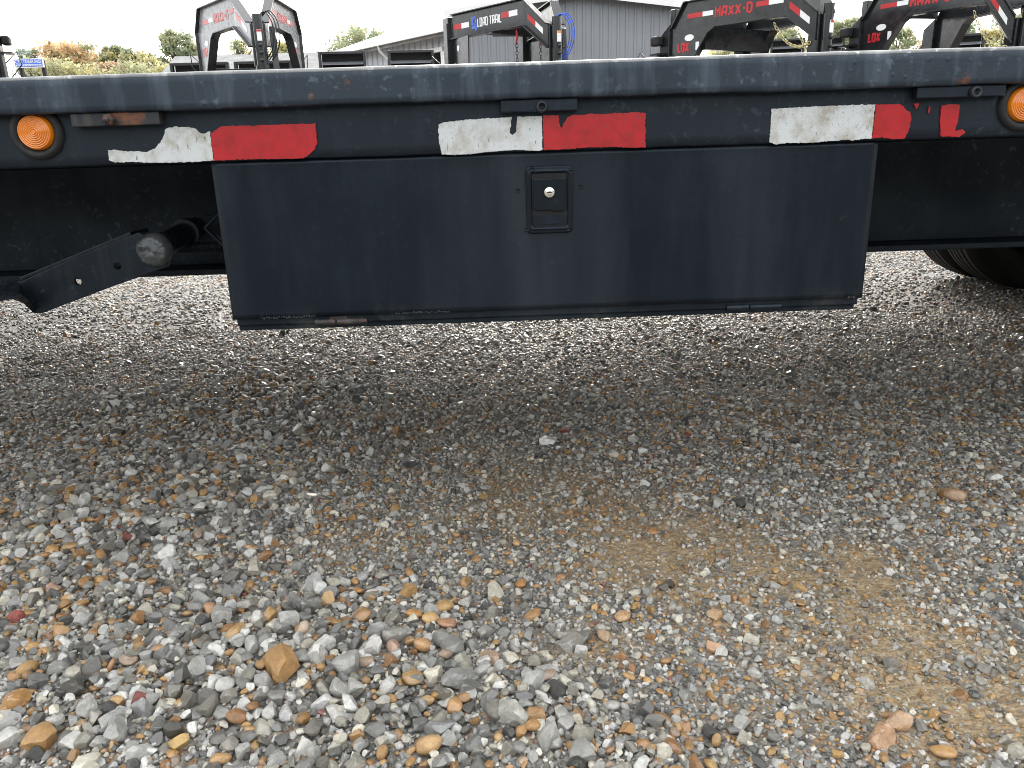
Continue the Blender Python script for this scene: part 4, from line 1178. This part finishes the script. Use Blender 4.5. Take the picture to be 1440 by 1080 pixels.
ramp_trailer(325, 87, 15.0, 1.02, .10, .05, 7, .15, 'trailer with low upright ramps behind the head-on gooseneck trailer')
ramp_trailer(529, 71.5, 16.2, .90, .42, .08, 8, .15, 'trailer with two slatted black ramps standing before the pale grey shop')
ramp_trailer(1136, 53, 20.0, .80, .12, -.2, 9, .135, 'trailer with small slatted ramps behind the looped zinc chains')
ramp_trailer(1398, 45, 17.0, .60, .30, -.35, 9, .125, 'trailer with leaning black ramps behind the rightmost gooseneck trailer')

# ------------------------------------------------------------------ buildings
def ribbed(p0, p1, zb_, zt_fn, pitch, depth, name, mat, parent, s_lo=0.0, s_hi=1.0):
    """ribbed metal cladding from p0 to p1; zt_fn(s) gives its top"""
    p0, p1 = np.array(p0, float), np.array(p1, float); L = np.linalg.norm(p1 - p0); d = (p1 - p0) / L
    nrm = np.array([d[1], -d[0]])
    prof = [(0, 0), (.62, 0), (.70, 1), (.90, 1), (.98, 0)]
    ss = sorted(set([s_lo * L, s_hi * L] + [k_ * pitch + a * pitch for k_ in range(int(L / pitch) + 1) for a, _ in prof if s_lo * L < k_ * pitch + a * pitch < s_hi * L]))
    def dep(s):
        a = (s / pitch) % 1.0
        return float(np.interp(a, [0, .62, .70, .90, .98, 1], [0, 0, 1, 1, 0, 0])) * depth
    vs, fs = [], []
    for s in ss:
        q = p0 + d * s + nrm * dep(s)
        zb2 = zb_(s / L) if callable(zb_) else zb_
        vs += [(q[0], q[1], zb2), (q[0], q[1], zt_fn(s / L))]
    for i in range(len(ss) - 1): fs.append((2 * i, 2 * i + 2, 2 * i + 3, 2 * i + 1))
    return MB().add(vs, fs).build(name, mat, parent, fixn=False)

# pale shop: long eave wall running away to the left
P0 = onY(642, 38, 23.0); eave = P0[2]
ang = math.radians(-40.5 + YAW)
dirA = np.array([math.sin(ang), math.cos(ang)]); perpA = np.array([dirA[1], -dirA[0]])
a0 = P0[:2] - dirA * .6
shop = empty('shop_building', (0, 0, 0))
tag(shop, 'pale grey ribbed metal shop with white roof, open bay and gutters', 'building')
def s_at(u_):      # where along the wall a picture column falls
    d = ray(u_, 70); d = d[:2]
    A = np.array([[dirA[0], -d[0]], [dirA[1], -d[1]]]); return float(np.linalg.solve(A, -a0)[0])
LA = s_at(479); a1 = a0 + dirA * LA
openings = [(s_at(624), s_at(599), eave - .55), (s_at(533), s_at(522), eave - .75)]
prev = 0.0
for s0, s1, zh in sorted(openings):
    ribbed(a0, a1, 0, lambda s: eave, .30, .035, 'wall_panel', 'lightwall', shop, prev / LA, s0 / LA)
    ribbed(a0, a1, zh, lambda s: eave, .30, .035, 'wall_panel', 'lightwall', shop, s0 / LA, s1 / LA)
    q0, q1 = a0 + dirA * s0, a0 + dirA * s1
    fr = MB()
    for q in (q0, q1):
        fr.bar((q[0] - perpA[0] * .0, q[1], 0), (q[0], q[1], zh), .16, .12, (perpA[0], perpA[1], 0))
    fr.bar((q0[0], q0[1], zh + .065), (q1[0], q1[1], zh + .065), .12, .12)
    fr.build('door_frame', 'trim', shop)
    # bay behind the opening
    b0, b1 = q0 + perpA * 3.0, q1 + perpA * 3.0
    e0, e1 = b0 - dirA * 2, b1 + dirA * 2
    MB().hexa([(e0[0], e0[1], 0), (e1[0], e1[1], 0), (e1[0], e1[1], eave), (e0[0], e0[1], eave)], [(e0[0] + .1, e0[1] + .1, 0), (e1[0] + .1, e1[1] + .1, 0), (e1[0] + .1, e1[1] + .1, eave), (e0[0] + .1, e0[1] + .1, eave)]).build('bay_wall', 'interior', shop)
    for k_ in range(5):
        zz = eave - .9 - .42 * k_
        f0_, f1_ = b0 - perpA * .5, b1 - perpA * .5
        MB().bar((f0_[0], f0_[1], zz), (f1_[0], f1_[1], zz), .5, .05).build('shelf', 'wood', shop)
    br2 = MB(); f0_, f1_ = q0 + perpA * .5, q1 + perpA * .5
    br2.bar((f0_[0], f0_[1], eave - 2.2), (f1_[0], f1_[1], eave - 1.3), .04, .04); br2.bar((f0_[0], f0_[1], eave - 1.3), (f1_[0], f1_[1], eave - 2.2), .04, .04)
    br2.build('brace', 'trim', shop)
    prev = s1
ribbed(a0, a1, 0, lambda s: eave, .30, .035, 'wall_panel', 'lightwall', shop, prev / LA, 1.0)
sw0, sw1 = s_at(573), s_at(558)
q0, q1 = a0 + dirA * sw0 - perpA * .04, a0 + dirA * sw1 - perpA * .04
wf = MB().bar((q0[0], q0[1], eave - 1.25), (q1[0], q1[1], eave - 1.25), .08, .9).build('window', 'trim', shop)
q0, q1 = q0 - perpA * .045 + dirA * .06, q1 - perpA * .045 - dirA * .06
MB().bar((q0[0], q0[1], eave - 1.28), (q1[0], q1[1], eave - 1.28), .02, .75).build('pane', 'glass', wf)
dq = ray(640, 17)
tq = np.linalg.solve(np.array([[perpA[0], -dq[0]], [perpA[1], -dq[1]]]), -(a1 + dirA * .3))
RW = float(tq[0]) * 1.55
ridge = eave + (CAM_H + dq[2] * tq[1] - eave) / float(tq[0]) * RW
qr = a0 + perpA * RW
print('shop', LA, RW, eave, ridge)
oh = .45
slope_ = (ridge - eave) / RW
rA0, rA1 = a0 - perpA * oh - dirA * .3, a1 - perpA * oh + dirA * .3
rB0, rB1 = qr - dirA * .3, a1 + perpA * RW + dirA * .3
ze = eave - slope_ * oh + .10
rf = MB().hexa([(rA0[0], rA0[1], ze), (rA1[0], rA1[1], ze), (rB1[0], rB1[1], ridge + .10), (rB0[0], rB0[1], ridge + .10)],
          [(rA0[0], rA0[1], ze - .08), (rA1[0], rA1[1], ze - .08), (rB1[0], rB1[1], ridge + .02), (rB0[0], rB0[1], ridge + .02)])
roofA = rf.build('roof', 'whiteroof', shop)
for k_ in range(int(LA / .45)):
    c0 = rA0 + dirA * (k_ * .45 + .2); c1 = rB0 + dirA * (k_ * .45 + .2)
    MB().bar((c0[0], c0[1], ze + .012), (c1[0], c1[1], ridge + .112), .04, .03).build('seam', 'whiteroof', roofA)
g0_, g1_ = rA0 - perpA * .07, rA1 - perpA * .07
MB().bar((g0_[0], g0_[1], ze - .05), (g1_[0], g1_[1], ze - .05), .12, .13).build('gutter', 'trim', roofA)
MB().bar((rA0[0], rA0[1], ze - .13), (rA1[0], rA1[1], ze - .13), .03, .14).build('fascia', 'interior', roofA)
for u_ in (552, 519):
    s_ = s_at(u_); c0 = a0 + dirA * s_
    c1 = c0 - perpA * (oh + .05)
    MB().tube([(c1[0], c1[1], ze - .10), (c1[0] + perpA[0] * .05, c1[1] + perpA[1] * .05, ze - .25), (c0[0] - perpA[0] * .08, c0[1] - perpA[1] * .08, ze - .55), (c0[0] - perpA[0] * .08, c0[1] - perpA[1] * .08, .2)], .045, 8).build('downspout', 'trim', shop)
# far and back walls so that the shop stays closed from the side
h0, h1 = a1, a1 + perpA * RW
ribbed(h1, h0, 0, lambda s: eave + (ridge - eave) * (1 - s), .30, .035, 'wall_panel', 'lightwall', shop)

# slate grey hall: gable towards the camera
YH = 22.0
cL, cR = onY(640, 40, YH), onY(987, 10, YH + .4)
hall = empty('hall_building', ((cL[0] + cR[0]) / 2, YH, 0))
HO = np.array(((cL[0] + cR[0]) / 2, YH))
tag(hall, 'slate grey ribbed metal hall with its gable end facing the yard', 'building')
pk = (onY(933, 0, YH)[2] - cR[2]) / (987 - 933) * (987 - 813) * 1.0
zE = (cL[2] + cR[2]) / 2 + .18; zP = zE + pk * .9
wd = cR[0] - cL[0]
ribbed((cL[0] - HO[0], 0), (cR[0] - HO[0], .4), 0, lambda s: zE + (zP - zE) * (1 - abs(2 * s - 1)), .23, .03, 'gable_wall', 'darkwall', hall)
ribbed((cR[0] - HO[0], .4), (cR[0] - HO[0] + .6, 9), 0, lambda s: zE, .23, .03, 'side_wall', 'darkwall', hall)
for s_ in (-1, 1):
    e = (cL[0] - HO[0] - .25, -.3) if s_ < 0 else (cR[0] - HO[0] + .25, .1)
    sl = (zP - zE) / (wd / 2)
    zz = zE - sl * .25 + .03
    A = [(e[0], e[1], zz), (0, -.1 if s_ < 0 else -.1, zP + .03), (0.3, 9, zP + .03), (e[0] + .5, 9, zz)]
    MB().hexa(A, [(x, y, z + .07) for x, y, z in A]).build('roof', 'whiteroof', hall)
    MB().bar((e[0], e[1] - .02, zz - .06), (0, -.125, zP - .03), .03, .16, (0, -1, 0) if False else (0, 0, 1)).build('rake_trim', 'trim', hall)

# low house far left with a grey shingle roof
YL = 34.0
lA, lB = onY(256, 78, YL), onY(452, 74, YL)
house = empty('low_house', ((lA[0] + lB[0]) / 2, YL, 0))
tag(house, 'low house with a long grey shingle roof behind the head-on gooseneck', 'building')
hw_ = (lB[0] - lA[0]) / 2 + .3; zr = (lA[2] + lB[2]) / 2
MB().box(-hw_ + .4, hw_ - .4, -3.4, 3.4, 0, zr - 1.75).build('wall', 'brick', house)
for s_ in (-1, 1):
    rfh = MB().hexa([(-hw_, s_ * 4.0, zr - 1.9), (hw_, s_ * 4.0, zr - 1.9), (hw_, 0, zr), (-hw_, 0, zr)], [(-hw_, s_ * 4.0, zr - 2.05), (hw_, s_ * 4.0, zr - 2.05), (hw_, 0, zr - .15), (-hw_, 0, zr - .15)]).build('roof', 'shingle', house)
for xx in (-4, 0, 4):
    if abs(xx) < hw_ - 1:
        w_ = MB().box(xx - .6, xx + .6, -3.46, -3.403, 1.0, 2.1).build('window', 'trim', house)
        MB().box(xx - .52, xx + .52, -3.48, -3.463, 1.08, 2.02).build('pane', 'glass', w_)

# ------------------------------------------------------------------ blue roadside sign on two posts
YS = 19.0
sTL, sTR, sBR, sBL = (onY(u, v, YS) for u, v in ((19.5, 83), (60, 82), (62, 95), (22, 95.5)))
sign = empty('sales_sign', ((sTL[0] + sTR[0]) / 2, YS, 0))
tag(sign, 'small blue and white sales sign on two dark posts before autumn trees', 'sign')
SX = (sTL[0] + sTR[0]) / 2
w_ = (sTR[0] - sTL[0]) / 2; zb_, zt2 = (sBL[2] + sBR[2]) / 2, (sTL[2] + sTR[2]) / 2
board = MB().box(-w_, w_, -.02, .02, zb_, zt2).build('board', 'whiteprint', sign)
MB().box(-w_ + .02, w_ - .02, -.026, -.0205, zb_ + .02, zt2 - .015).build('blue_panel', 'blueprint', board)
MB().box(-w_ + .04, w_ - .04, -.030, -.0265, zb_ + .03, zb_ + (zt2 - zb_) * .36).build('white_band', 'whiteprint', board)
def text(body, width, height, x, y, z, name, mat, parent, bold=.0):
    cu = bpy.data.curves.new(name, 'FONT'); cu.body = body; cu.align_x = 'CENTER'; cu.extrude = .002; cu.offset = bold; cu.size = 1.0
    tmp = bpy.data.objects.new(name, cu); COL.objects.link(tmp)
    bpy.context.view_layer.update()
    me = bpy.data.meshes.new_from_object(tmp.evaluated_get(bpy.context.evaluated_depsgraph_get()))
    bpy.data.objects.remove(tmp)
    co = np.array([v.co[:] for v in me.vertices])
    sx_, sy_ = width / np.ptp(co[:, 0]), height / np.ptp(co[:, 1])
    cx_, cy_ = (co[:, 0].max() + co[:, 0].min()) / 2, (co[:, 1].max() + co[:, 1].min()) / 2
    for v in me.vertices:
        v.co = ((v.co.x - cx_) * sx_ + x, y - v.co.z * .5, (v.co.y - cy_) * sy_ + z)
    me.materials.clear(); me.materials.append(M[mat])
    ob = bpy.data.objects.new(name, me); COL.objects.link(ob); ob.parent = parent
    return ob
H2 = zt2 - zb_
text('C.P.D. TRAILER SALES', w_ * 1.80, H2 * .40, 0, -.029, zb_ + H2 * .68, 'lettering', 'whiteprint', board, .012)
text('PARTS & ACCESSORIES', w_ * 1.65, H2 * .16, 0, -.033, zb_ + H2 * .235, 'lettering', 'blueprint', board, .006)
for s_ in (-.72, .86):
    MB().box(w_ * s_ - .035, w_ * s_ + .035, .022, .09, 0, zt2 - .02).build('post', 'rubber', sign)
MB().bar((-w_ * .72, .06, zb_), (-w_ * .2, .8, 0), .05, .05).build('brace', 'rubber', sign)

# ------------------------------------------------------------------ trees
def tree(uc, vtop, wpx, Y, cols, label, seed, nleaf=2600, group='trees along the edge of the yard'):
    nleaf = int(nleaf * 3.1)
    rng = np.random.default_rng(seed)
    top = onY(uc, vtop, Y)
    Wd = 1.22 * wpx * Y / FPX; Ht = max(top[2], 3.0)
    r = empty('tree', (top[0], Y, 0)); tag(r, label, 'tree', group)
    tb = MB(); tr_ = .018 * Ht + .06
    trunk_top = np.array([rng.normal(0, .05) * Wd, rng.normal(0, .05) * Wd, Ht * .62])
    base = Ht * .22
    tb.tube([(0, 0, -.1), (trunk_top[0] * .4, trunk_top[1] * .4, Ht * .3), trunk_top, trunk_top + [0, 0, Ht * .28]], [tr_ * 1.3, tr_, tr_ * .6, tr_ * .15], 8)
    cl = []
    nb = 80
    for i in range(nb):
        a = rng.uniform(0, 6.28); hh = rng.uniform(.22, .94) ** .75
        rad = Wd * .46 * math.sqrt(max(.06, 1 - ((hh - .60) / .40) ** 2)) * rng.uniform(.25, 1.0) ** .6
        c = np.array([math.cos(a) * rad, math.sin(a) * rad, Ht * hh])
        s0 = np.array([trunk_top[0] * .6, trunk_top[1] * .6, Ht * min(.62, hh * .62 + .05)])
        tb.tube([s0, s0 + (c - s0) * .55 + [0, 0, .03 * Ht], c], [tr_ * .38, tr_ * .22, tr_ * .06], 6)
        cl.append((c, Wd * rng.uniform(.10, .19)))
    cl.append((np.array([0, 0, Ht * .92]), Wd * .14))
    tb.build('trunk', 'bark', r)
    cs = np.array([c for c, _ in cl]); rs = np.array([q for _, q in cl])
    which = rng.integers(0, len(cl), nleaf)
    dv = rng.normal(size=(nleaf, 3)); dv /= np.linalg.norm(dv, axis=1)[:, None]
    rad = rs[which] * rng.random(nleaf) ** .45 * rng.uniform(.7, 1.35, nleaf)
    pos_ = cs[which] + dv * rad[:, None] * np.array([1, 1, .78])
    pos_[:, 2] = np.minimum(pos_[:, 2], Ht * (1 + .02 * rng.normal(size=nleaf)))
    sz_ = (.0021 * Y) * rng.uniform(.6, 1.5, nleaf)
    n1 = rng.normal(size=(nleaf, 3)); n1 /= np.linalg.norm(n1, axis=1)[:, None]
    n2 = np.cross(n1, rng.normal(size=(nleaf, 3))); n2 /= np.linalg.norm(n2, axis=1)[:, None]
    V = np.stack([pos_ - n1 * sz_[:, None], pos_ + n2 * sz_[:, None] * .55, pos_ + n1 * sz_[:, None], pos_ - n2 * sz_[:, None] * .55], 1).reshape(-1, 3)
    me = bpy.data.meshes.new('crown')
    me.from_pydata(V.tolist(), [], np.arange(nleaf * 4).reshape(-1, 4).tolist())
    cols = np.array(cols)
    pick = rng.integers(0, len(cols), len(cl))
    lc = cols[pick][which] * rng.uniform(.65, 1.35, (nleaf, 1))
    sw = rng.random(nleaf) < .25
    lc[sw] = cols[rng.integers(0, len(cols), sw.sum())]
    ca = me.attributes.new('leaf_colour', 'FLOAT_COLOR', 'FACE')
    ca.data.foreach_set('color', np.concatenate([np.clip(lc, 0, 1), np.ones((nleaf, 1))], -1).astype(np.float32).ravel())
    me.materials.append(M['leaf'])
    o = bpy.data.objects.new('crown', me); COL.objects.link(o); o.parent = r
    return r
GR, OL, YL_, OR, RD, BL = (.32, .37, .24), (.43, .43, .26), (.62, .56, .29), (.64, .47, .28), (.52, .37, .27), (.33, .38, .34)  # leaf tones paled and greyed in place of haze and glare
tree(37, 62, 30, 55, [BL, BL, GR], 'small blue green tree at the left behind the blue sign', 1, 1400)
tree(92, 55, 78, 46, [OR, OR, YL_, OL], 'broad orange and yellow autumn tree above the blue sign', 2, 4200)
tree(128, 70, 46, 52, [OR, OL, RD], 'russet tree at the right shoulder of the broad orange tree', 3, 2200)
tree(155, 57, 36, 48, [YL_, OL, GR], 'slim yellow green tree between the orange and green trees', 4, 2200)
tree(160, 82, 46, 40, [RD, OR, RD], 'low russet tree in front of the slim yellow green tree', 5, 1600)
tree(192, 66, 48, 47, [OL, GR, YL_], 'rounded olive tree left of the tallest green tree', 6, 2600)
tree(218, 78, 40, 41, [YL_, OL], 'low yellow tree at the foot of the tallest green tree', 7, 1600)
tree(246, 38, 52, 50, [GR, OL, GR], 'tallest green tree left of the head-on gooseneck', 8, 3400)
tree(333, 50, 26, 58, [OL, GR], 'distant tree showing under the left arm of the head-on gooseneck', 9, 1000)
tree(396, 52, 34, 56, [GR, YL_], 'distant tree showing under the right arm of the head-on gooseneck', 10, 1200)
tree(499, 33, 86, 42, [OL, GR, GR], 'olive tree rising behind the pale shop roof', 11, 4200)
tree(540, 38, 30, 46, [OL, OR], 'thin tree peeking over the roof beside the larger olive tree', 12, 900)
tree(1030, 50, 60, 42, [YL_, YL_, OL], 'yellow tree under the neck of the red lettered trailer with chains', 13, 2400)
tree(1105, 30, 50, 46, [GR, OL], 'green tree beyond the looped zinc chains', 14, 2200)
tree(1186, 24, 46, 45, [GR, GR, OL], 'green tree between the two right gooseneck trailers', 15, 2800)
tree(1266, 36, 46, 50, [GR, OL], 'green tree under the rightmost trailer neck', 16, 1800)
tree(1325, 40, 50, 44, [RD, OL, OL], 'pinkish olive tree right of the second upright of the rightmost trailer', 17, 2200)
tree(1352, 30, 50, 52, [GR, GR], 'plain green tree behind the leaning ramps', 18, 2200)
tree(1398, 33, 40, 43, [YL_, OL], 'yellow tree above the leaning ramps', 19, 2200)
tree(1428, 14, 50, 48, [GR, OL], 'tall green tree at the right edge of the picture', 20, 2600)
for k_, (u_, v_, w_, c_) in enumerate(((60, 84, 80, OL), (120, 86, 80, YL_), (185, 86, 80, OL), (250, 84, 60, YL_), (1020, 66, 60, YL_), (1100, 62, 70, OL), (1180, 58, 60, GR), (1330, 58, 60, OL), (1420, 52, 60, GR))):
    names_ = ('olive shrub below the blue sign', 'yellow shrub at the foot of the orange tree', 'olive shrub under the rounded olive tree', 'yellow shrub below the tallest green tree',
              'yellow shrub below the yellow tree', 'olive shrub beyond the chains', 'green shrub between the right trailers', 'olive shrub beside the rightmost uprights', 'green shrub at the right edge')
    tree(u_, v_, w_, 38, [c_, OL], names_[k_], 40 + k_, 1500, 'shrubs along the edge of the yard')
